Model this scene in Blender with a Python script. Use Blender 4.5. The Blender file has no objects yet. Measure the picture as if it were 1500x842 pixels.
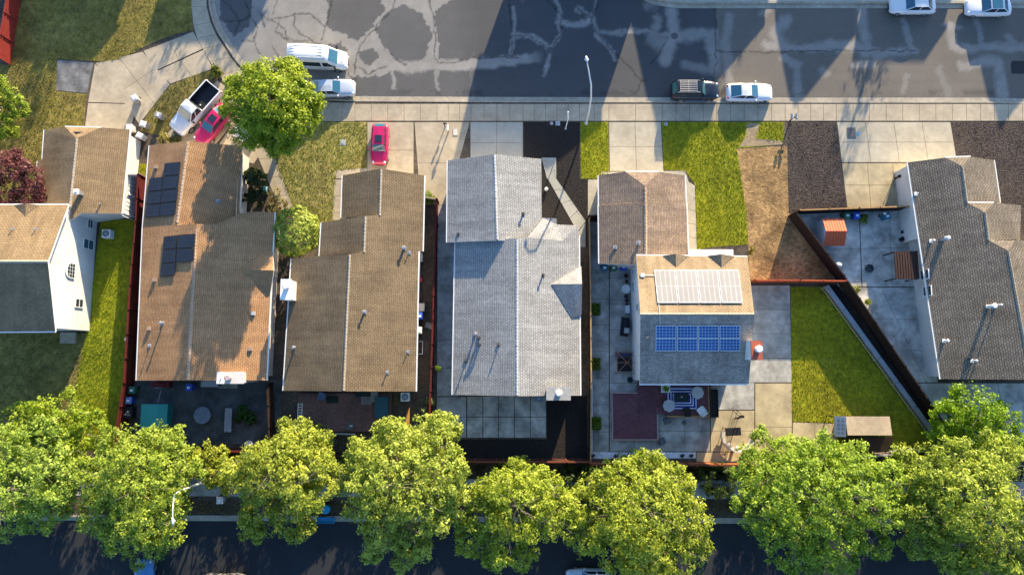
SUN_S, SKY_S, EXPO = 5.0, 0.14, 1.72
import bpy, bmesh, math, random
import numpy as np
from mathutils import Vector, Matrix
random.seed(7)
rng = np.random.default_rng(7)
SC = bpy.context.scene
COL = SC.collection
R = math.radians
# ---------------------------------------------------------------- camera model
FPX, CAMH, TILT = 994.0, 68.0, R(6.5)
CT, ST = math.cos(TILT), math.sin(TILT)
def ray(px, py):
    u, v = (px-750.0)/FPX, (421.0-py)/FPX
    return (u, v*CT+ST, v*ST-CT)
def P(px, py, z=0.0):
    """surveying helper: point of the photograph at known height -> metres"""
    d = ray(px, py); s = (z-CAMH)/d[2]
    return Vector((d[0]*s, d[1]*s, z))
def PX(px, py, X):
    d = ray(px, py); s = X/d[0]
    return Vector((X, d[1]*s, CAMH+d[2]*s))
SUN_EL = R(14.0)
SDIR = (0.322, 0.947)                       # horizontal direction towards the sun
def caster(px, py, z, zg=0.0):
    """where something at height z must stand to drop its shadow on a ground point"""
    p = P(px, py, zg); k = (z-zg)/math.tan(SUN_EL)
    return Vector((p.x+SDIR[0]*k, p.y+SDIR[1]*k, z))
# ---------------------------------------------------------------- materials
MATS = {}
def _nt(name):
    m = bpy.data.materials.new(name); m.use_nodes = True
    nt = m.node_tree; b = nt.nodes['Principled BSDF']
    return m, nt, b
def lin(c, k): return (min(1, c[0]*k), min(1, c[1]*k), min(1, c[2]*k), 1)
def M(name, col, rough=.8, var=.2, scale=3., bump=0., bscale=None, col2=None, metal=0., spec=.25, coat=0., big=.12, bigscale=.35):
    if name in MATS: return MATS[name]
    m, nt, b = _nt(name)
    N, L = nt.nodes, nt.links
    tc = N.new('ShaderNodeTexCoord')
    n1 = N.new('ShaderNodeTexNoise'); n1.inputs['Scale'].default_value = scale; n1.inputs['Detail'].default_value = 6; n1.inputs['Roughness'].default_value = .65
    L.new(tc.outputs['Object'], n1.inputs['Vector'])
    cr = N.new('ShaderNodeValToRGB')
    cr.color_ramp.elements[0].position = .3; cr.color_ramp.elements[1].position = .7
    cr.color_ramp.elements[0].color = lin(col, 1-var); cr.color_ramp.elements[1].color = lin(col2 or col, 1+var)
    L.new(n1.outputs['Fac'], cr.inputs['Fac'])
    out = cr.outputs['Color']
    if big > 0:
        n2 = N.new('ShaderNodeTexNoise'); n2.inputs['Scale'].default_value = bigscale; n2.inputs['Detail'].default_value = 5; n2.inputs['Roughness'].default_value = .6
        L.new(tc.outputs['Object'], n2.inputs['Vector'])
        mr = N.new('ShaderNodeMapRange'); mr.inputs['From Min'].default_value = .3; mr.inputs['From Max'].default_value = .7
        mr.inputs['To Min'].default_value = 1-big*1.6; mr.inputs['To Max'].default_value = 1+big
        L.new(n2.outputs['Fac'], mr.inputs['Value'])
        mx = N.new('ShaderNodeVectorMath'); mx.operation = 'SCALE'
        L.new(out, mx.inputs[0]); L.new(mr.outputs['Result'], mx.inputs['Scale']); out = mx.outputs[0]
    L.new(out, b.inputs['Base Color'])
    b.inputs['Roughness'].default_value = rough; b.inputs['Metallic'].default_value = metal
    b.inputs['Specular IOR Level'].default_value = spec; b.inputs['Coat Weight'].default_value = coat
    b.inputs['Coat Roughness'].default_value = .06
    if bump > 0:
        n3 = N.new('ShaderNodeTexNoise'); n3.inputs['Scale'].default_value = bscale or scale*2; n3.inputs['Detail'].default_value = 4
        L.new(tc.outputs['Object'], n3.inputs['Vector'])
        bp = N.new('ShaderNodeBump'); bp.inputs['Strength'].default_value = 1; bp.inputs['Distance'].default_value = bump
        L.new(n3.outputs['Fac'], bp.inputs['Height']); L.new(bp.outputs['Normal'], b.inputs['Normal'])
    MATS[name] = m; return m
def shingle(name, c1, c2, cm, row=.18, wid=.3, rough=.85, bump=.03, vary=.25, mortar=.03):
    m, nt, b = _nt(name); N, L = nt.nodes, nt.links
    uv = N.new('ShaderNodeTexCoord')
    # wobble so that the courses are not ruler straight
    nz = N.new('ShaderNodeTexNoise'); nz.inputs['Scale'].default_value = 1.1; nz.inputs['Detail'].default_value = 3
    L.new(uv.outputs['UV'], nz.inputs['Vector'])
    ad = N.new('ShaderNodeVectorMath'); ad.operation = 'MULTIPLY_ADD'; ad.inputs[1].default_value = (.16, .16, 0)
    L.new(nz.outputs['Color'], ad.inputs[0]); L.new(uv.outputs['UV'], ad.inputs[2])
    br = N.new('ShaderNodeTexBrick'); br.inputs['Scale'].default_value = 1
    br.inputs['Brick Width'].default_value = wid; br.inputs['Row Height'].default_value = row
    br.inputs['Mortar Size'].default_value = mortar; br.inputs['Mortar Smooth'].default_value = .6
    br.inputs['Color1'].default_value = (*c1, 1); br.inputs['Color2'].default_value = (*c2, 1); br.inputs['Mortar'].default_value = (*cm, 1)
    L.new(ad.outputs[0], br.inputs['Vector'])
    n1 = N.new('ShaderNodeTexNoise'); n1.inputs['Scale'].default_value = 3.5; n1.inputs['Detail'].default_value = 8; n1.inputs['Roughness'].default_value = .75
    L.new(uv.outputs['UV'], n1.inputs['Vector'])
    n2 = N.new('ShaderNodeTexNoise'); n2.inputs['Scale'].default_value = .4; n2.inputs['Detail'].default_value = 4
    L.new(uv.outputs['UV'], n2.inputs['Vector'])
    a = N.new('ShaderNodeMath'); a.operation = 'ADD'; L.new(n1.outputs['Fac'], a.inputs[0]); L.new(n2.outputs['Fac'], a.inputs[1])
    mr = N.new('ShaderNodeMapRange'); mr.inputs['From Min'].default_value = .65; mr.inputs['From Max'].default_value = 1.35
    mr.inputs['To Min'].default_value = 1-vary*1.3; mr.inputs['To Max'].default_value = 1+vary
    L.new(a.outputs[0], mr.inputs['Value'])
    mp = N.new('ShaderNodeMapping'); mp.inputs['Scale'].default_value = (1.6, .16, 1); L.new(uv.outputs['UV'], mp.inputs['Vector'])
    n4 = N.new('ShaderNodeTexNoise'); n4.inputs['Scale'].default_value = 1.0; n4.inputs['Detail'].default_value = 5; n4.inputs['Roughness'].default_value = .6; L.new(mp.outputs[0], n4.inputs['Vector'])
    m4 = N.new('ShaderNodeMapRange'); m4.inputs['From Min'].default_value = .3; m4.inputs['From Max'].default_value = .7; m4.inputs['To Min'].default_value = .8; m4.inputs['To Max'].default_value = 1.14
    L.new(n4.outputs['Fac'], m4.inputs['Value']); mm = N.new('ShaderNodeMath'); mm.operation = 'MULTIPLY'; L.new(mr.outputs['Result'], mm.inputs[0]); L.new(m4.outputs['Result'], mm.inputs[1])
    sc = N.new('ShaderNodeVectorMath'); sc.operation = 'SCALE'
    L.new(br.outputs['Color'], sc.inputs[0]); L.new(mm.outputs[0], sc.inputs['Scale'])
    L.new(sc.outputs[0], b.inputs['Base Color']); b.inputs['Roughness'].default_value = rough; b.inputs['Specular IOR Level'].default_value = .15
    hm = N.new('ShaderNodeMath'); hm.operation = 'MULTIPLY_ADD'; hm.inputs[1].default_value = -.7
    L.new(br.outputs['Fac'], hm.inputs[0]); L.new(n2.outputs['Fac'], hm.inputs[2])
    bp = N.new('ShaderNodeBump'); bp.inputs['Strength'].default_value = 1; bp.inputs['Distance'].default_value = bump*.3
    L.new(hm.outputs[0], bp.inputs['Height']); L.new(bp.outputs['Normal'], b.inputs['Normal'])
    MATS[name] = m; return m
def attr_mat(name, rough=.6, transl=.35, attr='Col', tint=1.0):
    """foliage: per-leaf colour, part of the light passes through"""
    m, nt, b = _nt(name); N, L = nt.nodes, nt.links
    at = N.new('ShaderNodeAttribute'); at.attribute_name = attr
    L.new(at.outputs['Color'], b.inputs['Base Color']); b.inputs['Roughness'].default_value = rough
    b.inputs['Specular IOR Level'].default_value = .2
    if transl > 0:
        tr = N.new('ShaderNodeBsdfTranslucent'); L.new(at.outputs['Color'], tr.inputs['Color'])
        mx = N.new('ShaderNodeMixShader'); mx.inputs[0].default_value = transl
        L.new(b.outputs[0], mx.inputs[1]); L.new(tr.outputs[0], mx.inputs[2])
        L.new(mx.outputs[0], nt.nodes['Material Output'].inputs['Surface'])
    MATS[name] = m; return m
# ---------------------------------------------------------------- mesh builder
class MB:
    def __init__(s): s.v, s.f, s.m = [], [], []
    def add(s, vs, fs, m=0):
        o = len(s.v); s.v += [tuple(p) for p in vs]
        for f in fs: s.f.append([i+o for i in f]); s.m.append(m)
    def box(s, x0, x1, y0, y1, z0, z1, m=0):
        s.add([(x0,y0,z0),(x1,y0,z0),(x1,y1,z0),(x0,y1,z0),(x0,y0,z1),(x1,y0,z1),(x1,y1,z1),(x0,y1,z1)],
              [(3,2,1,0),(4,5,6,7),(0,1,5,4),(1,2,6,5),(2,3,7,6),(3,0,4,7)], m)
    def obox(s, c, sx, sy, sz, rz=0., m=0, taper=1., shx=0., shy=0.):
        """box on point c (base centre), yawed; taper scales the top, shx/shy shift it"""
        co, si = math.cos(rz), math.sin(rz); vs = []
        for z, k, ox, oy in ((0, 1, 0, 0), (sz, taper, shx, shy)):
            for x, y in ((-1,-1),(1,-1),(1,1),(-1,1)):
                X, Y = x*sx/2*k+ox, y*sy/2*k+oy
                vs.append((c[0]+X*co-Y*si, c[1]+X*si+Y*co, c[2]+z))
        s.add(vs, [(3,2,1,0),(4,5,6,7),(0,1,5,4),(1,2,6,5),(2,3,7,6),(3,0,4,7)], m)
    def prism(s, poly, z0, z1, m=0, ms=None):
        n = len(poly)
        ar = sum(poly[i][0]*poly[(i+1)%n][1]-poly[(i+1)%n][0]*poly[i][1] for i in range(n))
        if ar < 0: poly = poly[::-1]
        vs = [(p[0],p[1],z0) for p in poly]+[(p[0],p[1],z1) for p in poly]
        s.add(vs, [tuple(range(n,2*n))], m)
        s.add(vs, [tuple(range(n-1,-1,-1))]+[(i,(i+1)%n,n+(i+1)%n,n+i) for i in range(n)], m if ms is None else ms)
    def cyl(s, c, r, h, n=16, m=0, r1=None, axis='z', cap=True):
        r1 = r if r1 is None else r1; vs = []
        for k, rr in ((0, r), (h, r1)):
            for i in range(n):
                a = 2*math.pi*i/n; p = (rr*math.cos(a), rr*math.sin(a), k)
                if axis == 'x': p = (p[2], p[0], p[1])
                if axis == 'y': p = (p[1], p[2], p[0])
                vs.append((c[0]+p[0], c[1]+p[1], c[2]+p[2]))
        fs = [(i,(i+1)%n,n+(i+1)%n,n+i) for i in range(n)]
        if cap: fs += [tuple(range(n-1,-1,-1)), tuple(range(n,2*n))]
        s.add(vs, fs, m)
    def tube(s, pts, rad, n=8, m=0):
        pts = [Vector(p) for p in pts]
        if not hasattr(rad, '__len__'): rad = [rad]*len(pts)
        vs = []; up = Vector((.13,.21,1)).normalized()
        for i, p in enumerate(pts):
            d = (pts[min(i+1,len(pts)-1)]-pts[max(i-1,0)]).normalized()
            a = d.cross(up)
            if a.length < .05: a = d.cross(Vector((1,0,0)))
            a.normalize(); b = d.cross(a)
            for k in range(n):
                t = 2*math.pi*k/n; vs.append(p+a*(rad[i]*math.cos(t))+b*(rad[i]*math.sin(t)))
        fs = []
        for i in range(len(pts)-1):
            for k in range(n):
                fs.append((i*n+k, i*n+(k+1)%n, (i+1)*n+(k+1)%n, (i+1)*n+k))
        fs += [tuple(range(n-1,-1,-1)), tuple(range((len(pts)-1)*n, len(pts)*n))]
        s.add(vs, fs, m)
    def ell(s, c, rx, ry, rz, m=0, nu=14, nv=8, zmin=-1.):
        vs, fs = [], []
        for j in range(nv+1):
            t = -math.pi/2+math.pi*j/nv; z = max(math.sin(t), zmin); q = math.sqrt(max(0., 1-z*z))
            for i in range(nu):
                a = 2*math.pi*i/nu; vs.append((c[0]+rx*q*math.cos(a), c[1]+ry*q*math.sin(a), c[2]+rz*z))
        for j in range(nv):
            for i in range(nu): fs.append((j*nu+i, j*nu+(i+1)%nu, (j+1)*nu+(i+1)%nu, (j+1)*nu+i))
        s.add(vs, fs, m)
    def build(s, name, mats, parent=None, origin=None, smooth=False, uv=False, bevel=0.):
        if not isinstance(mats, (list, tuple)): mats = [mats]
        o = ORG.get(parent.name, Vector((0,0,0))) if parent else Vector(origin or (0,0,0))
        me = bpy.data.meshes.new(name)
        me.from_pydata([(p[0]-o[0], p[1]-o[1], p[2]-o[2]) for p in s.v], [], s.f)
        for mt in mats: me.materials.append(mt)
        me.polygons.foreach_set('material_index', s.m)
        if smooth: me.polygons.foreach_set('use_smooth', [True]*len(s.f))
        if uv:
            ul = me.uv_layers.new(name='UVMap')
            for p in me.polygons:
                n = p.normal; h = Vector((0,0,1)).cross(n)
                h = h.normalized() if h.length > .05 else Vector((1,0,0))
                w = n.cross(h)
                for li in p.loop_indices:
                    q = me.vertices[me.loops[li].vertex_index].co+o
                    ul.data[li].uv = (q.dot(h), q.dot(w))
        me.update()
        ob = bpy.data.objects.new(name, me); COL.objects.link(ob)
        if parent: ob.parent = parent
        else: ob.location = o
        ORG[ob.name] = o
        if bevel > 0:
            bv = ob.modifiers.new('bevel', 'BEVEL'); bv.width = bevel; bv.segments = 2; bv.limit_method = 'ANGLE'
        return ob
ORG = {}
def tag(o, label=None, cat=None, group=None, kind=None):
    if label: o['label'] = label
    if cat: o['category'] = cat
    if group: o['group'] = group
    if kind: o['kind'] = kind
    return o
def thing(name, label, cat, loc=(0,0,0), group=None):
    o = bpy.data.objects.new(name, None); COL.objects.link(o); o.location = loc
    o.empty_display_size = .3
    ORG[o.name] = Vector(loc); return tag(o, label, cat, group)
def copy_tree(o, parent=None):
    c = o.copy(); COL.objects.link(c); ORG[c.name] = ORG[o.name]
    if parent: c.parent = parent
    for ch in list(o.children): copy_tree(ch, c)
    return c
def place(o, loc, rz=0.):
    o.location = loc; o.rotation_euler = (0,0,rz); return o
def np_mesh(name, V, F, mat, parent=None, origin=(0,0,0), col=None):
    V = np.asarray(V, np.float32).reshape(-1,3); F = np.asarray(F, np.int32)
    o = ORG.get(parent.name, Vector((0,0,0))) if parent else Vector(origin)
    V = V-np.array(o, np.float32)
    me = bpy.data.meshes.new(name); k = F.shape[1]
    me.vertices.add(len(V)); me.vertices.foreach_set('co', V.ravel())
    me.loops.add(F.size); me.loops.foreach_set('vertex_index', F.ravel())
    me.polygons.add(len(F)); me.polygons.foreach_set('loop_start', np.arange(len(F), dtype=np.int32)*k)
    me.update(calc_edges=True); me.validate()
    if col is not None:
        ca = me.color_attributes.new('Col', 'FLOAT_COLOR', 'POINT')
        c4 = np.ones((len(V),4), np.float32); c4[:,:3] = col; ca.data.foreach_set('color', c4.ravel())
    me.materials.append(mat)
    ob = bpy.data.objects.new(name, me); COL.objects.link(ob)
    if parent: ob.parent = parent
    else: ob.location = o
    ORG[ob.name] = o
    return ob
def pip(X, Y, poly):
    ins = np.zeros(X.shape, bool); n = len(poly)
    for i in range(n):
        x0,y0 = poly[i][:2]; x1,y1 = poly[(i+1)%n][:2]
        c = ((y0 > Y) != (y1 > Y)) & (X < (x1-x0)*(Y-y0)/((y1-y0) if y1 != y0 else 1e-9)+x0)
        ins ^= c
    return ins
def dist_line(X, Y, pts):
    d = np.full(X.shape, 1e9)
    for (x0,y0),(x1,y1) in zip(pts[:-1], pts[1:]):
        dx, dy = x1-x0, y1-y0; l = dx*dx+dy*dy+1e-9
        t = np.clip(((X-x0)*dx+(Y-y0)*dy)/l, 0, 1)
        d = np.minimum(d, np.hypot(X-x0-t*dx, Y-y0-t*dy))
    return d
def vnoise(X, Y, s, seed=0):
    """cheap value noise 0..1 (numpy), several octaves"""
    r = np.random.default_rng(seed); T = r.random((256,256)); out = 0; amp = 1; tot = 0
    for o in range(4):
        x, y = X*s, Y*s; xi, yi = np.floor(x).astype(int), np.floor(y).astype(int)
        fx, fy = x-xi, y-yi; fx = fx*fx*(3-2*fx); fy = fy*fy*(3-2*fy)
        a = T[yi%256, xi%256]; b = T[yi%256, (xi+1)%256]; c = T[(yi+1)%256, xi%256]; d = T[(yi+1)%256, (xi+1)%256]
        out = out+amp*((a*(1-fx)+b*fx)*(1-fy)+(c*(1-fx)+d*fx)*fy); tot += amp; amp *= .55; s *= 2.1
    return out/tot
def px2(poly, z=0.): return [tuple(P(a, b, z)[:2]) for a, b in poly]
# ---------------------------------------------------------------- palette
WHITE = M('white paint', (.78,.76,.72), .5, .05, 4, big=.05)
TRIM = M('white trim', (.7,.68,.64), .5, .06, 4, big=.05)
STUCCO = M('cream stucco', (.66,.6,.53), .85, .07, 6, .008, 30)
STUCCOW = M('white stucco', (.63,.61,.57), .85, .06, 6, .008, 30)
BLACK = M('black plastic', (.02,.02,.022), .5, .2, 8, big=0)
RUBBER = M('tyre rubber', (.025,.025,.027), .8, .2, 8, big=0)
CHROME = M('alloy', (.55,.55,.56), .3, .05, 8, metal=.9, big=0)
GLASS = M('dark glass', (.015,.025,.035), .06, .1, 3, spec=.8, big=0)
GLASSB = M('tinted blue glass', (.02,.09,.14), .05, .1, 3, spec=.9, big=0)
GALV = M('galvanised metal', (.42,.43,.45), .4, .12, 6, metal=.6, big=.08)
CONC = M('old tan concrete', (.39,.32,.225), .85, .12, 2.2, .004, 30, big=.14, bigscale=.5)
CONCN = M('pale grey concrete', (.36,.34,.285), .85, .08, 2.2, .003, 30, big=.08, bigscale=.4)
CONCD = M('weathered concrete', (.36,.34,.30), .85, .25, 1.3, .004, 30, big=.3, bigscale=.55)
CONCY = M('warm stained and sunlit concrete', (.42,.335,.2), .85, .14, 1.5, .004, 30, big=.2, bigscale=.4)
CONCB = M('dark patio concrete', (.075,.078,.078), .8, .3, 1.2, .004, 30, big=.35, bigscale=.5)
KERB = M('kerb concrete', (.36,.31,.235), .85, .2, 2.5, .006, 20, big=.15)
SOIL = M('garden soil', (.09,.07,.052), .95, .4, 3, .05, 8, big=.3, bigscale=.4)
MULCH = M('brown bark mulch', (.07,.052,.042), .95, .5, 7, .09, 7, big=.15)
MULCHB = M('black mulch', (.022,.018,.016), .95, .5, 7, .06, 8, big=.1)
DRYG = M('dry brown ground', (.23,.125,.045), .95, .4, 3.0, .05, 6, col2=(.32,.2,.085), big=.45, bigscale=.4)
LAWN = M('lawn turf', (.15,.18,.006), .95, .25, 2.2, .02, 9, col2=(.27,.25,.01), big=.2, bigscale=.3)
LAWNY = M('patchy lawn turf', (.17,.17,.03), .95, .3, 1.6, .03, 9, col2=(.34,.27,.09), big=.2, bigscale=.45)
LAWND = M('worn and shaded lawn turf', (.15,.13,.03), .95, .3, 1.3, .03, 9, col2=(.25,.19,.05), big=.25, bigscale=.3)
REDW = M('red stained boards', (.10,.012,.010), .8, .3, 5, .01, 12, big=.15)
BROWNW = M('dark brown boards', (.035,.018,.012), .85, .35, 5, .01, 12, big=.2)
DECKW = M('plum deck boards', (.14,.055,.065), .75, .25, 4, .008, 12, big=.15)
TANW = M('tan timber', (.36,.2,.08), .8, .25, 5, big=.15)
def paint(name, col, rough=.3, coat=.6): return M(name, col, rough, .03, 3, spec=.5, coat=coat, big=0)
# ================================================================ SETTING
def sheet(name, polys, z, mat, thick=.3, mats2=None):
    b = MB()
    for q in polys: b.prism(px2(q), z-thick, z, 0)
    return tag(b.build(name, mat), kind='structure')
def slabs(b, q, nu, nv, z0, z1, gap=.035, m=0):
    """bilinear quad (pixel corners a b c d) cut in nu x nv concrete panels with open joints"""
    A, B, C, D = [P(*p) for p in q]
    def at(u, v): return A*(1-u)*(1-v)+B*u*(1-v)+C*u*v+D*(1-u)*v
    for i in range(nu):
        for j in range(nv):
            c = [at(i/nu, j/nv), at((i+1)/nu, j/nv), at((i+1)/nu, (j+1)/nv), at(i/nu, (j+1)/nv)]
            g = gap/2; ce = (c[0]+c[1]+c[2]+c[3])/4; dz = random.uniform(-.004,.004)
            poly = []
            for k in range(4):
                p, a, e = c[k], (c[k-1]-c[k]).normalized(), (c[(k+1)%4]-c[k]).normalized()
                w = p+(a+e)*g; poly.append((w.x, w.y))
            b.prism(poly, z0, z1+dz, m)
def ribbon(b, pts, w0, w1, z0, z1, m=0):
    """strip along a world polyline between lateral offsets w0..w1 (left positive)"""
    n = len(pts); L0, L1 = [], []
    for i in range(n):
        d = (Vector(pts[min(i+1,n-1)])-Vector(pts[max(i-1,0)])); d = Vector((d[0], d[1])).normalized(); nn = Vector((-d.y, d.x))
        p = Vector(pts[i][:2]); L0.append(p+nn*w0); L1.append(p+nn*w1)
    for i in range(n-1):
        vs = [(*L0[i],z0),(*L0[i+1],z0),(*L1[i+1],z0),(*L1[i],z0),(*L0[i],z1),(*L0[i+1],z1),(*L1[i+1],z1),(*L1[i],z1)]
        b.add(vs, [(3,2,1,0),(4,5,6,7),(0,1,5,4),(2,3,7,6)]+([(3,0,4,7)] if i == 0 else [])+([(1,2,6,5)] if i == n-2 else []), m)
def smooth_px(pts, n=6):
    """Catmull-Rom through pixel points"""
    out = []; q = [pts[0]]+list(pts)+[pts[-1]]
    for i in range(1, len(q)-2):
        for k in range(n):
            t = k/n; a = []
            for c in (0,1):
                p0,p1,p2,p3 = q[i-1][c],q[i][c],q[i+1][c],q[i+2][c]
                a.append(.5*((2*p1)+(-p0+p2)*t+(2*p0-5*p1+4*p2-p3)*t*t+(-p0+3*p1-3*p2+p3)*t**3))
            out.append(tuple(a))
    out.append(tuple(pts[-1])); return out
ZR = -.13                                  # road level, lots are at 0
g = MB(); g.box(-400, 400, -300, 400, -1.2, -.16)
tag(g.build('ground', SOIL), kind='structure')
# --- kerb lines
KN = smooth_px([(307,-60),(305,0),(314,38),(329,64),(350,95),(378,118),(415,136),(465,146),(520,149)], 5)
KN += [(700,150),(900,150.5),(1100,151),(1300,151),(1440,151),(1620,155)]
KS = [(-160,754),(200,754),(700,756),(1200,759),(1660,762)]
lot = KN+KS[::-1]+[(-160,-60)]
tag_lot = MB(); tag_lot.prism(px2(lot), -.5, 0)
tag(tag_lot.build('terrain', SOIL), kind='structure')
kn = [P(*p) for p in KN]; ks = [P(*p) for p in KS]
kb = MB(); ribbon(kb, kn, 0, .16, -.4, .03); ribbon(kb, kn, .16, .62, -.4, ZR+.012)
ribbon(kb, ks, 0, -.16, -.4, .03); ribbon(kb, ks, -.16, -.55, -.4, ZR+.012)
KF = smooth_px([(905,-30),(935,-12),(962,0),(995,5)], 4)+[(1200,5),(1700,5)]
kf = [P(*p) for p in KF]
ribbon(kb, kf, 0, .17, -.4, .03); ribbon(kb, kf, -.5, 0, -.4, ZR+.012)
tag(kb.build('kerb', KERB), kind='structure')
# --- far side of the upper street
fl = MB(); fl.prism([tuple(p[:2]) for p in [Vector((-70,62,0)),Vector((-12,62,0)),Vector((8,50,0))]+[k+Vector((0,.17,0)) for k in kf]+[Vector((140,40,0)),Vector((140,130,0)),Vector((-70,130,0))]], -.5, 0)
tag(fl.build('far lots'.replace(' ','_'), LAWND), kind='structure')
fs_ = MB(); ribbon(fs_, kf[4:], .17, 1.6, -.3, .035)
tag(fs_.build('far_sidewalk', CONCN), kind='structure')
# --- upper road with worn seal coat and cracks painted as its own albedo
def road_mat():
    m, nt, b = _nt('worn asphalt'); N, L = nt.nodes, nt.links
    at = N.new('ShaderNodeAttribute'); at.attribute_name = 'Col'
    tc = N.new('ShaderNodeTexCoord'); n = N.new('ShaderNodeTexNoise'); n.inputs['Scale'].default_value = 9; n.inputs['Detail'].default_value = 8; n.inputs['Roughness'].default_value = .8
    L.new(tc.outputs['Object'], n.inputs['Vector'])
    mr = N.new('ShaderNodeMapRange'); mr.inputs['From Min'].default_value = .25; mr.inputs['From Max'].default_value = .75; mr.inputs['To Min'].default_value = .72; mr.inputs['To Max'].default_value = 1.28
    L.new(n.outputs['Fac'], mr.inputs['Value'])
    s = N.new('ShaderNodeVectorMath'); s.operation = 'SCALE'; L.new(at.outputs['Color'], s.inputs[0]); L.new(mr.outputs['Result'], s.inputs['Scale'])
    L.new(s.outputs[0], b.inputs['Base Color']); b.inputs['Roughness'].default_value = .8; b.inputs['Specular IOR Level'].default_value = .3
    bp = N.new('ShaderNodeBump'); bp.inputs['Distance'].default_value = .01; L.new(n.outputs['Fac'], bp.inputs['Height']); L.new(bp.outputs['Normal'], b.inputs['Normal'])
    return m
step = .13
xs = np.arange(-36, 66, step); ys = np.arange(26.3, 47, step)
Xg, Yg = np.meshgrid(xs, ys)
# pixel coordinates of every road vertex, for the wear map measured from the photograph
def topx(X, Y, z=0.):
    dz = z-CAMH; yc = Y*CT+dz*ST; zc = Y*ST-dz*CT
    return 750+FPX*X/zc, 421-FPX*yc/zc
PXg, PYg = topx(Xg, Yg, ZR)
wob = lambda s, a, sd: (vnoise(Xg, Yg, s, sd)-.5)*a
QX = PXg+wob(.5, 13, 3)+wob(2.6, 7, 4); QY = PYg+wob(.5, 13, 5)+wob(2.6, 7, 6)
wear = np.zeros(Xg.shape)
def soft(d, w): return np.clip(1-d/w, 0, 1)
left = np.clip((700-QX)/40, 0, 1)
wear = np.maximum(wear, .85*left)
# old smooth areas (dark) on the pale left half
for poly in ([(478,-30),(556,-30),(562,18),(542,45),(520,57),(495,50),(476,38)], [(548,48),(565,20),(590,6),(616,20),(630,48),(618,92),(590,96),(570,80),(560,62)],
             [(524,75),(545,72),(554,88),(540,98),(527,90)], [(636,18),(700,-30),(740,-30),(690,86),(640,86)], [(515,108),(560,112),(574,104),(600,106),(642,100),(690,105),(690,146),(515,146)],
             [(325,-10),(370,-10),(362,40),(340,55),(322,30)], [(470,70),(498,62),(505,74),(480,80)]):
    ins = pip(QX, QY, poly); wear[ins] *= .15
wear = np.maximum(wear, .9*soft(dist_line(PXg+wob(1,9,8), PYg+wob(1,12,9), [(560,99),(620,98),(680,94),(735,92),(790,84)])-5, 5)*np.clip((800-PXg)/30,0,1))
for ln, w, a in (([(577,104),(577,130)],3,.8), ([(640,100),(639,130)],3,.7), ([(751,10),(748,80)],3,.8), ([(755,50),(780,54),(800,70),(803,80),(800,108)],3.5,.8),
                 ([(805,-8),(822,18),(821,52),(804,76)],3,.7), ([(822,33),(850,37),(864,30)],5,.9), ([(864,28),(845,14)],3,.6), ([(866,25),(876,52),(905,86)],3,.7), ([(880,46),(920,46),(985,52)],4,.7),
                 ([(872,0),(865,22)],2.5,.5), ([(985,20),(988,52),(975,90)],9,.8), ([(988,55),(1044,50),(1044,104)],9,.75), ([(1005,95),(1030,103)],8,.6), ([(962,28),(960,40)],7,.6), ([(958,58),(980,72)],12,.6), ([(950,12),(962,8)],6,.5),
                 ([(1125,66),(1180,72),(1250,66),(1290,80),(1340,74)],7,.75), ([(1150,28),(1134,45),(1150,70)],8,.75), ([(1145,85),(1165,100),(1168,140)],6,.7), ([(1265,12),(1266,40),(1270,75)],8,.75),
                 ([(1250,95),(1280,92)],6,.6), ([(1322,30),(1334,72)],4,.7), ([(1390,36),(1394,70),(1500,72)],6,.75), ([(1385,38),(1402,42)],5,.6), ([(1430,30),(1436,66)],4,.6), ([(1475,55),(1485,70)],5,.6),
                 ([(1425,92),(1462,94),(1470,140)],8,.75), ([(1405,96),(1440,90)],7,.6), ([(1068,25),(1062,75),(1070,130)],7,.55), ([(1330,110),(1322,135)],4,.4), ([(1375,100),(1390,140)],5,.35), ([(1210,108),(1204,100)],5,.5), ([(1115,20),(1125,15)],5,.5)):
    wear = np.maximum(wear, a*soft(dist_line(QX, QY, ln)-w*.5, w*.9))
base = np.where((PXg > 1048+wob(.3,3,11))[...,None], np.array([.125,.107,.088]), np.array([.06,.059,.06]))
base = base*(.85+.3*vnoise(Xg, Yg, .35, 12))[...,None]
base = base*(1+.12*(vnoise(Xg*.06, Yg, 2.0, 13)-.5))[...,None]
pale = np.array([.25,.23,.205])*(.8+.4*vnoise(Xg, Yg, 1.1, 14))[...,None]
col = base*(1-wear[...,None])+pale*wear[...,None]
crack = np.zeros(Xg.shape)
CR = [[(486,-8),(478,35),(470,58)], [(585,-8),(575,12),(548,45),(528,66),(522,80),(520,110)], [(628,0),(637,30),(638,85),(645,95)], [(572,80),(580,88),(595,96)], [(640,90),(660,93),(690,86),(760,84)],
      [(378,20),(395,30),(410,26),(432,22),(452,20)], [(395,30),(415,42),(420,55),(432,60),(450,62)], [(379,15),(388,40)], [(410,26),(405,45),(425,62)], [(432,22),(430,38),(445,55),(470,66)], [(400,70),(412,90),(420,110)], [(452,20),(470,35),(476,40)],
      [(745,0),(752,50),(747,82)], [(756,52),(778,53),(800,70),(805,78)], [(803,0),(823,25),(820,55),(806,74)], [(846,12),(866,28),(872,45),(900,78),(922,100),(940,120),(930,140)], [(866,28),(876,5)], [(940,118),(948,118)], [(955,95),(975,62)],
      [(1048,75),(1110,77),(1250,74)], [(1250,74),(1340,75)], [(1048,-5),(1048,110)], [(325,0),(338,12),(350,30),(345,50)], [(360,5),(366,25),(378,40),(372,60),(380,80)], [(330,30),(350,32),(366,25)], [(405,0),(400,20)], [(356,60),(372,62)], [(390,95),(410,88),(430,92)],
      [(525,100),(540,108),(556,102),(566,96)], [(505,95),(512,112),(522,116)]]
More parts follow.
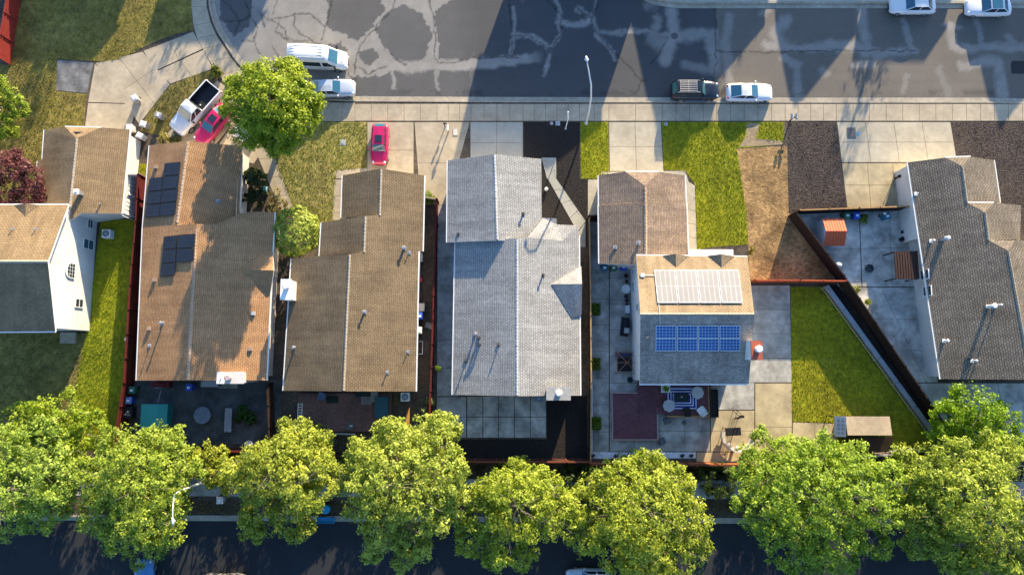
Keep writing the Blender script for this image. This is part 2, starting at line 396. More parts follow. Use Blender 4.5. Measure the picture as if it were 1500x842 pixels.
for ln in CR:
    q = dist_line(PXg+wob(1.2,7,21)+wob(3,3,22), PYg+wob(1.2,7,23)+wob(3,3,24), ln)
    crack = np.maximum(crack, soft(q, 1.5))
col = col*(1-.78*crack[...,None])
# oil and tyre darkening along the kerb
kerbd = np.clip(1-np.abs(PYg-136)/7, 0, 1)*(vnoise(Xg, Yg, .5, 31) > .55)*np.clip((PXg-560)/40,0,1)
col = col*(1-.35*kerbd[...,None])
# darker rectangular repair at the right edge, manhole ring colour
ins = pip(PXg, PYg, [(1481,89),(1530,89),(1530,108),(1481,108)]); col[ins] = np.array([.02,.021,.023])
ny, nx = Xg.shape
V = np.stack([Xg.ravel(), Yg.ravel(), np.full(Xg.size, ZR)], 1)
I = np.arange(nx*ny).reshape(ny, nx)
F = np.stack([I[:-1,:-1].ravel(), I[:-1,1:].ravel(), I[1:,1:].ravel(), I[1:,:-1].ravel()], 1)
ROADM = road_mat()
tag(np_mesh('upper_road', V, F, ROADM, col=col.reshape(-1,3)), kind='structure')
rb = MB(); rb.box(66, 300, 24, 47, -.4, ZR); rb.box(-300, 300, -60, -9, -.4, ZR)
tag(rb.build('lower_road', M('dark asphalt', (.022,.024,.027), .85, .25, 8, .008, 40, big=.15)), kind='structure')
for (a, b_, lab) in ((988,53,'round worn manhole cover near the middle of the pale road patch'), (806,74,'dark round manhole cover where the road cracks meet'), (765,2,'round manhole cover at the top edge of the road')):
    c = P(a, b_, ZR); o = MB(); o.cyl((c.x,c.y,ZR-.05), .36, .058, 20); o.cyl((c.x,c.y,ZR), .27, .014, 20, 1)
    tag(o.build('manhole_cover', [M('cast iron', (.06,.06,.062), .6, .3, 8, big=0), M('cast iron lid', (.085,.08,.078), .6, .3, 14, big=0)], origin=c), lab, 'manhole cover', 'manhole covers in the upper road')
# --- upper sidewalk
sw = MB()
inner = smooth_px([(282,-60),(280,0),(285,46),(297,72),(316,104),(345,140),(385,163),(430,174),(480,178),(520,178)], 5)
outer = smooth_px([(307,-60),(305,0),(314,38),(329,64),(350,95),(378,118),(415,136),(465,146),(490,149),(520,149)], 5)
for i in range(min(len(inner), len(outer))-1):
    if i % 3 == 0:
        j = min(i+3, len(inner)-1)
        slabs(sw, [inner[i], inner[j], (outer[j][0]-3*(outer[j][0] < 470), outer[j][1]+1.6), (outer[i][0]-3*(outer[i][0] < 470), outer[i][1]+1.6)], 1, 1, -.05, .03)
X0 = 520
for x1, n in ((640,5), (690,3), (766,4), (849,5), (892,2), (970,2), (1150,9), (1225,4), (1395,7), (1600,10)):
    slabs(sw, [(X0,152.5),(x1,152.5),(x1,177.5),(X0,177.5)], n, 1, -.05, .03); X0 = x1
tag(sw.build('sidewalk', CONC), kind='structure')
# --- drives, walks and patios
d = MB()
slabs(d, [(210,75),(283,47),(297,72),(228,104)], 2, 1, -.1, .02); slabs(d, [(229,105),(298,73.5),(312,101),(250,123)], 2, 1, -.1, .02)
slabs(d, [(140,93),(209,76),(249,124),(204,182)], 2, 2, -.1, .018); slabs(d, [(129,150),(139,94),(203,150),(198,152)], 1, 1, -.1, .016); slabs(d, [(124,190),(129,151),(199,153),(192,192)], 1, 1, -.1, .02)
slabs(d, [(239,202),(318,118),(366,150),(300,232)], 1, 2, -.1, .012); slabs(d, [(368,140),(398,200),(372,240),(312,225)], 1, 1, -.1, .014)
slabs(d, [(367,205),(394,205),(432,312),(415,318)], 1, 4, -.1, .02)
slabs(d, [(538,179),(606,179),(606,262),(538,262)], 1, 2, -.1, .02); slabs(d, [(607,179),(688,179),(655,300),(616,300)], 1, 2, -.1, .016)
slabs(d, [(492,250),(538,246),(538,262),(492,262)], 1, 1, -.1, .02); slabs(d, [(490,263),(510,263),(506,335),(486,335)], 1, 3, -.1, .02)
tag(d.build('driveway', CONC), kind='structure')
d = MB(); slabs(d, [(84,88),(137,92),(128,137),(82,133)], 1, 1, -.1, .02)
tag(d.build('stained_pad', M('stained asphalt pad', (.17,.165,.16), .85, .45, .9, .004, 30, big=.35, bigscale=.7)), kind='structure')
d = MB(); slabs(d, [(689,179),(766,179),(766,240),(689,240)], 2, 2, -.1, .02)
slabs(d, [(793,231),(815,231),(815,264),(801,262)], 1, 1, -.1, .02); slabs(d, [(800,258),(815,262),(858,324),(846,340)], 1, 4, -.1, .024); slabs(d, [(846,341),(858,325),(858,362),(847,362)], 1, 1, -.1, .02)

tag(d.build('pale_driveway', CONCN), kind='structure')
d = MB(); slabs(d, [(892,179),(968,179),(972,251),(893,251)], 2, 2, -.1, .02); slabs(d, [(880,252),(1004,250),(1016,290),(880,290)], 2, 1, -.1, .02)
slabs(d, [(1002,262),(1018,272),(1021,368),(1004,368)], 1, 5, -.1, .024); slabs(d, [(861,263),(880,263),(880,319),(861,319)], 1, 1, -.1, .02)
slabs(d, [(1226,179),(1392,179),(1402,238),(1233,238)], 4, 2, -.1, .02)
tag(d.build('warm_driveway', M('warm concrete', (.41,.355,.255), .85, .09, 2, .003, 30, col2=(.42,.365,.27), big=.13, bigscale=.35)), kind='structure')
d = MB(); slabs(d, [(641,300),(676,300),(672,580),(640,580)], 1, 7, -.1, .02); slabs(d, [(640,581),(683,581),(683,641),(638,641)], 1, 2, -.1, .02)
slabs(d, [(863,325),(892,325),(892,672),(862,672)], 1, 9, -.1, .02); slabs(d, [(893,370),(935,370),(935,600),(893,600)], 1, 6, -.1, .02)
slabs(d, [(893,601),(1040,601),(1040,661),(893,661)], 4, 2, -.1, .02); slabs(d, [(936,560),(1105,560),(1105,600),(936,600)], 3, 1, -.1, .02)
slabs(d, [(1085,418),(1157,418),(1160,560),(1085,560)], 1, 4, -.1, .022)
tag(d.build('side_patio', CONCD), kind='structure')
d = MB(); slabs(d, [(1041,601),(1105,601),(1105,661),(1041,661)], 1, 2, -.1, .02); slabs(d, [(1106,561),(1160,561),(1160,690),(1106,690)], 1, 2, -.1, .02); slabs(d, [(1161,618),(1226,620),(1226,650),(1161,648)], 2, 1, -.1, .02)  # patio slabs: stain plus sunlit warmth put into the colour
slabs(d, [(1233,239),(1345,239),(1345,304),(1241,304)], 3, 2, -.1, .02); slabs(d, [(1020,662),(1105,662),(1105,690),(1020,690)], 2, 1, -.1, .018)
tag(d.build('warm_patio', CONCY), kind='structure')
d = MB(); slabs(d, [(1168,313),(1258,309),(1262,420),(1228,420)], 1, 2, -.1, .02); slabs(d, [(1259,309),(1345,305),(1352,420),(1263,420)], 2, 2, -.1, .02)
slabs(d, [(684,580),(800,580),(800,641),(684,641)], 5, 2, -.1, .02, .07); slabs(d, [(1230,421),(1352,421),(1374,560),(1340,560)], 2, 3, -.1, .02); slabs(d, [(1345,561),(1520,561),(1520,650),(1385,650)], 3, 1, -.1, .016)
tag(d.build('rear_concrete', M('mottled grey concrete', (.47,.43,.37), .85, .3, 1.1, .004, 30, big=.35, bigscale=.5)), kind='structure')
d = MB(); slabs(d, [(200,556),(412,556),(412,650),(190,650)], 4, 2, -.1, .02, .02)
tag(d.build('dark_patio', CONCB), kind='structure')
# --- planting beds
sheet('black_mulch_bed', [[(767,179),(849,179),(849,262),(862,264),(860,362),(846,350),(840,336),(794,336),(794,240),(767,240)], [(801,580),(860,580),(860,671),(672,671),(672,643),(801,643)]], .012, MULCHB)
sheet('bark_mulch_bed', [[(1154,179),(1225,179),(1240,305),(1156,311)], [(1393,179),(1620,179),(1620,360),(1470,360),(1450,240),(1402,240)]], .012, MULCH)
sheet('dry_ground', [[(1079,218),(1153,214),(1155,311),(1222,405),(1222,414),(1096,414),(1096,360)]], .012, DRYG)
sheet('white_gravel', [[(864,662),(1019,662),(1019,671),(863,671)], [(863,560),(868,560),(868,661),(863,661)]], .028, M('white gravel', (.68,.7,.74), .9, .5, 9, .03, 14, big=.2))
sheet('planter_bed', [[(1209,420),(1236,414),(1368,620),(1362,632)]], .012, M('bed soil', (.045,.028,.02), .95, .5, 4, .05, 9, big=.3))
sheet('rear_sidewalk', [[(-160,697),(1660,706),(1660,733),(-160,724)]], .03, CONCD)
# --- lawns and their grass
GRASSM = attr_mat('grass blades', .7, .3)
def lawn(poly, mat, c1, c2, dens, hh, holes=(), name='lawn', patch=.3, dry=(.30,.23,.07)):
    sheet(name, [poly], .016, mat, .2)
    w = px2(poly); X = np.array([p[0] for p in w]); Y = np.array([p[1] for p in w])
    area = abs(sum(X[i]*Y[(i+1)%len(w)]-X[(i+1)%len(w)]*Y[i] for i in range(len(w))))/2
    n = int(dens*(X.max()-X.min())*(Y.max()-Y.min()))
    x = rng.uniform(X.min(), X.max(), n); y = rng.uniform(Y.min(), Y.max(), n)
    k = pip(x+rng.normal(0,.06,n), y+rng.normal(0,.06,n), w)
    for h in holes: k &= ~pip(x, y, px2(h))
    x, y = x[k], y[k]; n = len(x)
    clump = vnoise(x, y, 1.3, 41); dryn = vnoise(x, y, .35, 42)
    a = rng.uniform(0, 2*np.pi, n); h = hh*(.5+rng.random(n))*(.7+.6*clump); wd = .02+.035*rng.random(n)
    lean = rng.normal(0, .05, (n,2))
    p0 = np.stack([x-np.cos(a)*wd, y-np.sin(a)*wd, np.full(n,.01)],1); p1 = np.stack([x+np.cos(a)*wd, y+np.sin(a)*wd, np.full(n,.01)],1)
    p2 = np.stack([x+lean[:,0]+np.cos(a)*wd*.4, y+lean[:,1], .016+h],1); p3 = np.stack([x+lean[:,0]-np.cos(a)*wd*.4, y+lean[:,1], .016+h],1)
    V = np.stack([p0,p1,p2,p3],1).reshape(-1,3); F = np.arange(4*n).reshape(n,4)
    t = np.clip(rng.random(n)*.8+.5*(clump-.5), 0, 1)[:,None]
    c = (np.array(c1)*(1-t)+np.array(c2)*t)*(.62+.76*vnoise(x, y, .45, 43))[:,None]
    dm = (np.clip((dryn-(1-patch))/.12, 0, 1)*rng.uniform(.4,1,n))[:,None]
    c = c*(1-dm)+np.array(dry)*dm
    tag(np_mesh('grass', V, F, GRASSM, col=np.repeat(c,4,0)), 'short grass blades of a front or back lawn', 'grass', kind='stuff')
G1, G2 = (.085,.115,.012), (.19,.19,.02)
lawn([(34,-30),(280,-30),(280,0),(283,44),(258,50),(228,61),(200,74),(178,87),(150,91),(84,86),(82,134),(127,138),(122,192),(66,192),(55,300),(-60,310),(-60,90),(16,96)], LAWND, (.2,.19,.02), (.42,.35,.045), 90, .06, holes=[], patch=.45)
lawn([(301,104),(318,108),(262,172),(240,200),(206,192),(214,172),(236,140),(252,124)], LAWND, (.11,.11,.025), (.22,.18,.04), 90, .06, patch=.4)
lawn([(-60,486),(126,488),(112,560),(95,650),(-60,650)], LAWND, (.1,.105,.02), (.19,.17,.035), 80, .055, patch=.35)  # house shade put into this darker turf and blade colour
lawn([(148,322),(214,322),(206,420),(183,610),(172,650),(95.5,650),(112.5,560),(126.5,488)], LAWN, (.13,.21,.008), (.26,.31,.012), 110, .06, patch=.3, dry=(.24,.2,.03))
lawn([(470,179),(537,179),(537,246),(492,250),(488,338),(440,350),(428,305),(400,232),(402,200)], LAWNY, (.19,.22,.012), (.38,.37,.04), 110, .055, patch=.5)
lawn([(850,179),(891,179),(892,262),(851,262)], LAWN, (.165,.205,.005), (.34,.33,.01), 120, .055, patch=.25)
lawn([(969,179),(1149,179),(1148,212),(1079,217),(1092,300),(1096,358),(1040,362),(1021,366),(1019,272),(1004,250),(973,249)], LAWN, (.165,.205,.005), (.34,.33,.01), 120, .055,
     holes=[[(1093,180),(1114,180),(1106,204),(1150,208),(1150,214),(1082,216),(1092,200)]], patch=.25)
lawn([(1158,420),(1207,420),(1358,630),(1358,656),(1226,656),(1226,619),(1161,617)], LAWN, (.17,.165,.006), (.38,.3,.012), 110, .05, patch=.3)
lawn([(205,240),(216,240),(212,262),(200,262)], LAWN, G1, G2, 60, .1)
# dirt showing through the lawn's top corner
sheet('bare_earth', [[(1094,181),(1113,181),(1107,203),(1147,207),(1147,212),(1083,215),(1093,199)]], .022, M('bare earth', (.3,.22,.13), .95, .25, 4, .03, 9, big=.2), .1)
def chips(name, polys, dens, cs, lab, size=.07):
    vs, cc = [], []
    for poly in polys:
        w = px2(poly); X = [p[0] for p in w]; Y = [p[1] for p in w]
        n = int(dens*(max(X)-min(X))*(max(Y)-min(Y)))
        x = rng.uniform(min(X), max(X), n); y = rng.uniform(min(Y), max(Y), n); k = pip(x, y, w); x, y = x[k], y[k]; n = len(x)
        c = np.stack([x,y,rng.uniform(.015,.06,n)],1)
        a = rng.normal(0,1,(n,3)); a /= np.linalg.norm(a,axis=1)[:,None]; a[:,2] *= .4
        e = np.cross(a, rng.normal(0,1,(n,3))); e /= np.linalg.norm(e,axis=1)[:,None]
        s = (size*(.5+rng.random(n)))[:,None]
        vs.append(np.stack([c-a*s, c+a*s*.2+e*s*.4, c+a*s],1).reshape(-1,3)); cc.append(np.repeat(np.array(cs)[rng.integers(0,len(cs),n)]*rng.uniform(.6,1.3,(n,1)),3,0))
    V = np.concatenate(vs); return tag(np_mesh(name, V, np.arange(len(V)).reshape(-1,3), MATS['bark chips'], col=np.concatenate(cc)), lab, 'mulch', kind='stuff')
attr_mat('bark chips', .9, 0)
chips('bark_chips', [[(1154,179),(1225,179),(1240,305),(1156,311)], [(1393,179),(1560,179),(1560,340),(1470,340),(1450,240),(1402,240)]], 90, [(.075,.055,.045),(.035,.027,.024),(.15,.12,.10)], 'loose brown bark chips over the planting beds')
chips('black_bark_chips', [[(767,179),(849,179),(849,262),(860,264),(858,330),(815,262),(794,240),(767,240)], [(801,580),(860,580),(860,671),(672,671),(672,643),(801,643)]], 45, [(.03,.024,.02),(.07,.05,.04)], 'loose black bark chips over the mulch beds', .06)
# ================================================================ HOUSES
def newell(pts):
    n = Vector((0,0,0))
    for i in range(len(pts)):
        a, b = pts[i], pts[(i+1)%len(pts)]
        n += Vector(((a.y-b.y)*(a.z+b.z), (a.z-b.z)*(a.x+b.x), (a.x-b.x)*(a.y+b.y)))
    return n
def roof(root, polys, mat, trim, th=.2, name='roof', world=False):
    """watertight roof: slopes share edges, open edges get a fascia and a soffit. polys: pixel corners with height"""
    vs, key, faces = [], {}, []
    def idx(p):
        k = (round(p.x/.04), round(p.y/.04), round(p.z/.04))
        for dx in (-1,0,1):
            for dy in (-1,0,1):
                for dz in (-1,0,1):
                    q = (k[0]+dx,k[1]+dy,k[2]+dz)
                    if q in key: return key[q]
        key[k] = len(vs); vs.append(p); return key[k]
    for poly in polys:
        pts = [p.copy() if isinstance(p, Vector) else Vector(p) if world else P(*p) for p in poly]
        if newell(pts).z < 0: pts = pts[::-1]
        faces.append([idx(p) for p in pts])
    n = len(vs); b = MB(); cnt = {}
    for f in faces:
        for i in range(len(f)):
            e = (f[i], f[(i+1)%len(f)]); cnt[frozenset(e)] = cnt.get(frozenset(e), 0)+1
    allv = vs+[Vector((v.x,v.y,v.z-th)) for v in vs]
    b.add(allv, faces, 0); o = 0
    b.add(allv, [[i+n for i in reversed(f)] for f in faces], 1)
    side = []
    for f in faces:
        for i in range(len(f)):
            a, c = f[i], f[(i+1)%len(f)]
            if cnt[frozenset((a,c))] == 1: side.append([c, a, a+n, c+n])
    b.add(allv, side, 1)
    ob = b.build(name, [mat, trim], root, uv=True)
    # gutters along the level eaves
    for f in faces:
        for i in range(len(f)):
            a, c = vs[f[i]], vs[f[(i+1)%len(f)]]
            if cnt[frozenset((f[i],f[(i+1)%len(f)]))] == 1 and abs(a.z-c.z) < .12 and (a-c).length > 2.:
                d = (c-a).normalized(); nn = Vector((d.y,-d.x,0))
                if not world and min(a.z, c.z) > 5.9: continue
                q = [a+nn*.002, c+nn*.002, c+nn*.11, a+nn*.11]
                gt = MB(); gt.add([(p.x,p.y,p.z-.13) for p in q]+[(p.x,p.y,p.z-.015) for p in q], [(3,2,1,0),(4,5,6,7),(0,1,5,4),(1,2,6,5),(2,3,7,6),(3,0,4,7)]); gt.build('gutter', trim, ob)
    return ob
class Plane:
    """a roof slope through three known points; calling it drops a photo point on to the slope"""
    def __init__(s, p, q, r):
        s.p, q, r = [k.copy() if isinstance(k, Vector) else P(*k) for k in (p,q,r)]; s.n = (q-s.p).cross(r-s.p).normalized()
    def __call__(s, px, py):
        o = Vector((0,0,CAMH)); d = Vector(ray(px,py)); return o+d*((s.p-o).dot(s.n)/d.dot(s.n))
def offset_poly(pts, d):
    n = len(pts); ar = sum(pts[i][0]*pts[(i+1)%n][1]-pts[(i+1)%n][0]*pts[i][1] for i in range(n))
    s = 1 if ar > 0 else -1; out = []
    for i in range(n):
        a, b, c = Vector(pts[i-1][:2]), Vector(pts[i][:2]), Vector(pts[(i+1)%n][:2])
        e1, e2 = (b-a).normalized(), (c-b).normalized()
        n1, n2 = Vector((-e1.y,e1.x))*s, Vector((-e2.y,e2.x))*s
        k = 1+n1.dot(n2); m = (n1+n2)/max(k,.3)
        out.append((b.x+m.x*d, b.y+m.y*d, pts[i][2]))
    return out
def walls(root, loop, mat, inset=.3, world=False, name='wall'):
    """loop of (px,py,ztop): vertical walls, gable peaks included as points of the loop"""
    pts = [p.copy() if isinstance(p, Vector) else Vector(p) if world else P(*p) for p in loop]
    pts = offset_poly([(p.x,p.y,p.z-.07) for p in pts], inset); n = len(pts)
    b = MB(); vs = [(p[0],p[1],-.05) for p in pts]+pts
    b.add(vs, [(i,(i+1)%n,n+(i+1)%n,n+i) for i in range(n)])
    return b.build(name, mat, root)
def ridgecap(root, pts, mat, w=.26, pitch=.32, world=False):
    b = MB()
    for a, c in zip(pts[:-1], pts[1:]):
        a, c = [p.copy() if isinstance(p, Vector) else Vector(p) if world else P(*p) for p in (a,c)]; d = c-a; n = max(1, int(d.length/pitch)); u = d.normalized()
        s = Vector((-u.y,u.x,0)).normalized()
        for i in range(n):
            p, q = a+d*(i/n), a+d*((i+.94)/n); k = Vector((0,0,1)); lift = random.uniform(.03,.05)
            b.add([p-s*w*.6-k*.05, p+k*lift, p+s*w*.6-k*.05, q-s*w*.6-k*.05, q+k*(lift+.02), q+s*w*.6-k*.05], [(0,3,4,1),(1,4,5,2),(0,1,2),(3,5,4)])
    return b.build('ridge_cap', mat, root)
def vent_pipe(root, px, py, z, h=.5, r=.06, mat=None, cap=True):
    p = P(px, py, z); b = MB(); b.cyl((p.x,p.y,z-.25), r, h+.25, 10)
    b.obox((p.x,p.y,z-.02), .36, .36, .05, 0)
    if cap: b.cyl((p.x,p.y,z+h-.02), r*1.7, .1, 10, 0, r*1.2)
    return b.build('vent_pipe', mat or GALV, root)
def box_vent(root, px, py, z, mat, s=.38):
    p = P(px, py, z); b = MB(); b.obox((p.x,p.y,z-.15), s, s, .36, .0, 0, .85)
    return b.build('roof_vent', mat, root)
def panel(root, corners, z_or_zs, mats, nx=6, ny=10):
    """solar panel from four pixel corners lying on the roof: frame, cells and grid bars as real relief"""
    zs = z_or_zs if hasattr(z_or_zs,'__len__') else [z_or_zs]*4
    c = [P(a[0],a[1],z) for a,z in zip(corners,zs)]
    nn = newell(c).normalized(); nn = -nn if nn.z < 0 else nn
    if newell(c).z < 0: c = c[::-1]
    b = MB(); lo = [p+nn*.05 for p in c]; hi = [p+nn*.1 for p in c]
    b.add(lo+hi, [(3,2,1,0),(4,5,6,7),(0,1,5,4),(1,2,6,5),(2,3,7,6),(3,0,4,7)], 0)
    fr = b.build('solar_panel', [mats[0]], root)
    t = MB(); def_in = .035
    def at(u,v,h): return c[0]*(1-u)*(1-v)+c[1]*u*(1-v)+c[2]*u*v+c[3]*(1-u)*v+nn*h
    L = (c[1]-c[0]).length; W = (c[3]-c[0]).length; gu, gv = .012/L, .012/W; eu, ev = def_in/L, def_in/W
    for i in range(nx):
        for j in range(ny):
            u0, u1 = eu+(1-2*eu)*i/nx+gu, eu+(1-2*eu)*(i+1)/nx-gu; v0, v1 = ev+(1-2*ev)*j/ny+gv, ev+(1-2*ev)*(j+1)/ny-gv
            t.add([at(u0,v0,.104),at(u1,v0,.104),at(u1,v1,.104),at(u0,v1,.104)], [(0,1,2,3)])
    t.build('cells', mats[1], fr)
    return fr
def window(root, c, axis, w, h, frame=WHITE, glass=GLASS, mull=(1,2), side=1):
    """window on a wall whose outward normal is +-x or +-y: frame with mullions, pane inside"""
    f = MB(); t = .07
    def bx(b, a0, a1, z0, z1, d0, d1, m=0):
        d0, d1 = sorted((d0*side, d1*side))
        if axis == 'x': b.box(c[0]+d0, c[0]+d1, c[1]+a0, c[1]+a1, c[2]+z0, c[2]+z1, m)
        else: b.box(c[0]+a0, c[0]+a1, c[1]+d0, c[1]+d1, c[2]+z0, c[2]+z1, m)
    bx(f, -w/2-t, w/2+t, -h/2-t, -h/2, -.03, .05); bx(f, -w/2-t, w/2+t, h/2, h/2+t, -.03, .05)
    bx(f, -w/2-t, -w/2, -h/2, h/2, -.03, .048); bx(f, w/2, w/2+t, -h/2, h/2, -.03, .048)
    for i in range(1, mull[0]): bx(f, -w/2+w*i/mull[0]-.025, -w/2+w*i/mull[0]+.025, -h/2, h/2, -.02, .044)
    for i in range(1, mull[1]): bx(f, -w/2, w/2, -h/2+h*i/mull[1]-.025, -h/2+h*i/mull[1]+.025, -.02, .046)
    o = f.build('window', frame, root)
    g = MB(); bx(g, -w/2, w/2, -h/2, h/2, -.02, .015); g.build('pane', glass, o)
    return o
def chimney(root, px, py, z0, z1, sx, sy, mat, capmat, fluemat, flue=(0,0,.22,.35), capz=.08, over=.08):
    p = P(px, py, z1); b = MB(); b.box(p.x-sx/2, p.x+sx/2, p.y-sy/2, p.y+sy/2, z0, z1); ch = b.build('chimney', mat, root)
    b = MB(); b.box(p.x-sx/2-over, p.x+sx/2+over, p.y-sy/2-over, p.y+sy/2+over, z1+.002, z1+capz); b.build('chimney_cap', capmat, ch)
    b = MB(); fx, fy, fr, fh = flue; b.cyl((p.x+fx,p.y+fy,z1+capz), fr, fh, 16, 0); b.cyl((p.x+fx,p.y+fy,z1+capz+fh), fr*1.25, .07, 16, 0, fr*.9); b.build('flue', fluemat, ch)
    return ch
def house(px, py, label):
    return thing('house', label, 'house', P(px, py, 0), 'houses along the street')
TAN1 = shingle('sandy brown shingles', (.29,.2,.105), (.235,.16,.088), (.14,.095,.058))
GREY1 = shingle('dark slate shingles', (.10,.098,.10), (.08,.08,.085), (.05,.05,.052))
ORANGE = shingle('orange brown shingles', (.47,.255,.115), (.38,.205,.095), (.2,.115,.065), vary=.22)
TAUPE = shingle('taupe shingles', (.225,.16,.09), (.18,.128,.075), (.105,.075,.048))
WHITER = shingle('pale grey shingles', (.365,.35,.325), (.285,.275,.26), (.165,.16,.155), row=.22, wid=.26, vary=.2, bump=.05)
BLEND = shingle('mixed purple brown shingles', (.33,.235,.15), (.23,.16,.12), (.13,.095,.075), vary=.3)
DKTAUPE = shingle('two tone brown shingles', (.26,.21,.15), (.185,.15,.112), (.065,.054,.046), row=.2, wid=.34, mortar=.035, vary=.25)
RIDGE_O = M('ridge tiles', (.42,.28,.18), .85, .3, 6); RIDGE_T = M('pale ridge shingles', (.32,.265,.2), .85, .15, 6)
RIDGE_W = M('grey ridge shingles', (.36,.36,.36), .85, .25, 6)
PANELB = [M('black panel frame', (.02,.02,.022), .4, .1, 5, big=0), M('black solar cells', (.022,.024,.032), .28, .15, 2, spec=.4, big=.1)]
PANELW = [M('silver panel frame', (.6,.6,.6), .4, .05, 5, big=0), M('sunlit solar cells', (.16,.15,.155), .5, .06, 4, spec=.5, big=.08)]
PANELU = [M('silver panel rails', (.62,.63,.65), .4, .05, 5, big=0), M('blue solar cells', (.010,.085,.25), .25, .2, 3, spec=.5, big=.1)]
# ---- house 1: white two-storey with tan roof at the left edge
h1 = house(60, 400, 'white two-storey house with an arched gable window, at the left edge')
r1 = roof(h1, [[(-60,300,5.3),(100,300,5.3),(70,383,7.4),(-60,383,7.4)], [(-60,383,7.4),(70,383,7.4),(81,485,5.3),(-60,486,5.3)]], TAN1, TRIM)
roof(h1, [[(37,317,5.76),(37.5,298,5.8),(20,300.5,5.32)], [(37,317,5.76),(37.5,298,5.8),(58,300.5,5.32)]], TAN1, TRIM, .12, 'dormer_roof')
r1g = roof(h1, [[(65,190,2.7),(95,186,3.63),(112,203,4.3),(100,325,4.3),(50,305,2.6),(55,236,2.6),(62,233,2.7)], [(95,186,3.63),(147,187,3.63),(112,203,4.3)],
           [(112,203,4.3),(147,187,3.63),(190,190,2.7),(178,313,2.7),(120,312,3.9),(100,325,4.3)]], TAN1, TRIM, name='garage_roof')
ridgecap(h1, [(112,203,4.32),(100,322,4.32)], RIDGE_T); ridgecap(h1, [(-60,383,7.42),(70,383,7.42)], RIDGE_T)
xr = (P(100,300,5.3).x+P(81,485,5.3).x)/2
def atx(x, p): q = P(*p); return Vector((x,q.y,q.z))
walls(h1, [(-60,300,5.3),atx(xr,(100,300,5.3)),atx(xr,(70,383,7.4)),atx(xr,(81,485,5.3)),(-60,485,5.3),(-60,383,7.4)], STUCCOW, .3)
walls(h1, [(65,190,2.7),(112,188,4.2),(190,190,2.7),(178,313,2.7),(100,318,4.2),(50,310,2.65),(62,233,2.7)], STUCCOW, .32, name='garage_wall')
wx = offset_poly([tuple(P(*p)) if isinstance(p, tuple) else tuple(p) for p in [(-60,300,5.3),atx(xr,(100,300,5.3)),atx(xr,(81,485,5.3)),(-60,485,5.3)]], .3)
def wallx(p, q, y): return p[0]+(q[0]-p[0])*(y-p[1])/(q[1]-p[1])
def onwall(px, py, p, q, out):
    X = (p[0]+q[0])/2
    for k in range(4): X = wallx(p, q, PX(px, py, X).y)+out
    return PX(px, py, X)
for (a, b_, w, hh, mu) in ((116,444,.75,1.1,(1,2)), (129.5,358,.9,1.5,(1,2)), (132,328,.8,.7,(1,2))):
    window(h1, onwall(a, b_, wx[1], wx[2], .05), 'x', w, hh, glass=GLASSB if b_ == 358 else GLASS, mull=mu)
c = onwall(104, 396, wx[1], wx[2], .05); XW = c.x; b = MB()   # arched louvre
n = 12; pts = [(c.y-.75, c.z-.55), (c.y+.75, c.z-.55)]+[(c.y+.75*math.cos(math.pi*i/n), c.z+.1+.75*math.sin(math.pi*i/n)) for i in range(n+1)]
b.add([(XW-.02,y,z) for y,z in pts]+[(XW+.05,y,z) for y,z in pts], [tuple(range(len(pts),2*len(pts)))]+[(i,(i+1)%len(pts),len(pts)+(i+1)%len(pts),len(pts)+i) for i in range(len(pts))])
aw = b.build('arched_window', WHITE, h1); b = MB()
for i in range(4):
    for j in range(3):
        y0, z0 = c.y-.66+i*.34, c.z-.47+j*.36
        if j == 2 and i in (0,3): b.box(XW+.045, XW+.06, y0+(.08 if i == 0 else 0), y0+(.29 if i == 0 else .2), z0, z0+.2)
        else: b.box(XW+.045, XW+.06, y0, y0+.29, z0, z0+.3)
b.build('pane', GLASS, aw)
for a, b_ in ((19,337),(53,337)): vent_pipe(h1, a, b_, 6.2, .35, .04)
vent_pipe(h1, 149, 300, 3.2, .45, .05); chimney(h1, 112, 281, 3.4, 4.75, .35, .35, GALV, WHITE, WHITE, (0,0,.14,.15))
b = MB(); q = P(103, 484, 0)
b.box(q.x-.75, q.x+.75, q.y-1.3, q.y-.2, -.05, .35); b.build('step', CONC, h1)
b = MB(); e = P(178, 316, 2.6); b.tube([(e.x+.05,e.y+.1,2.5),(e.x-.2,e.y+.1,2.3),(e.x-.25,e.y+.1,.1)], .05, 6); b.build('downspout', TRIM, h1)
# ---- house 2: orange-brown roof with black solar panels
h2 = house(300, 430, 'low house with an orange brown roof and black solar panels')
L2 = Plane((219,213,2.75),(200,557,2.75),(275,557,4.6)); RM = Plane(L2(289,328),L2(275,557),(390,557,2.8)); RG = Plane(L2(275,207),L2(258,330),(356,214,2.7))
roof(h2, [[L2(219,213),L2(275,207),L2(258,330),L2(289,328),L2(275,557),L2(200,557),L2(209,335)], [L2(289,328),RM(318,328),RM(352,312),RM(374,310),RM(402,311),RM(390,557),L2(275,557)]], ORANGE, TRIM)
roof(h2, [[L2(274.5,207.2)-Vector((0,0,.012)),RG(356,214),RG(351,300),RG(351,318),RG(322,331),L2(258.5,333)-Vector((0,0,.012))]], ORANGE, TRIM, name='garage_roof')
roof(h2, [[(349,395,3.58),(401,396,3.62),(399,360,2.86)], [(349,395,3.58),(401,396,3.62),(395,434,2.86)]], ORANGE, TRIM, .15, 'porch_roof')
ridgecap(h2, [L2(275,208),L2(259,326)], RIDGE_O, .3); ridgecap(h2, [L2(288,335),L2(275,556)], RIDGE_O, .3)
walls(h2, [(219,214,2.7),(275,209,4.0),(356,214,2.7),(351,311,2.7),(402,311,2.8),(390,557,2.8),(275,557,4.55),(200,557,2.8)], STUCCO, .4)
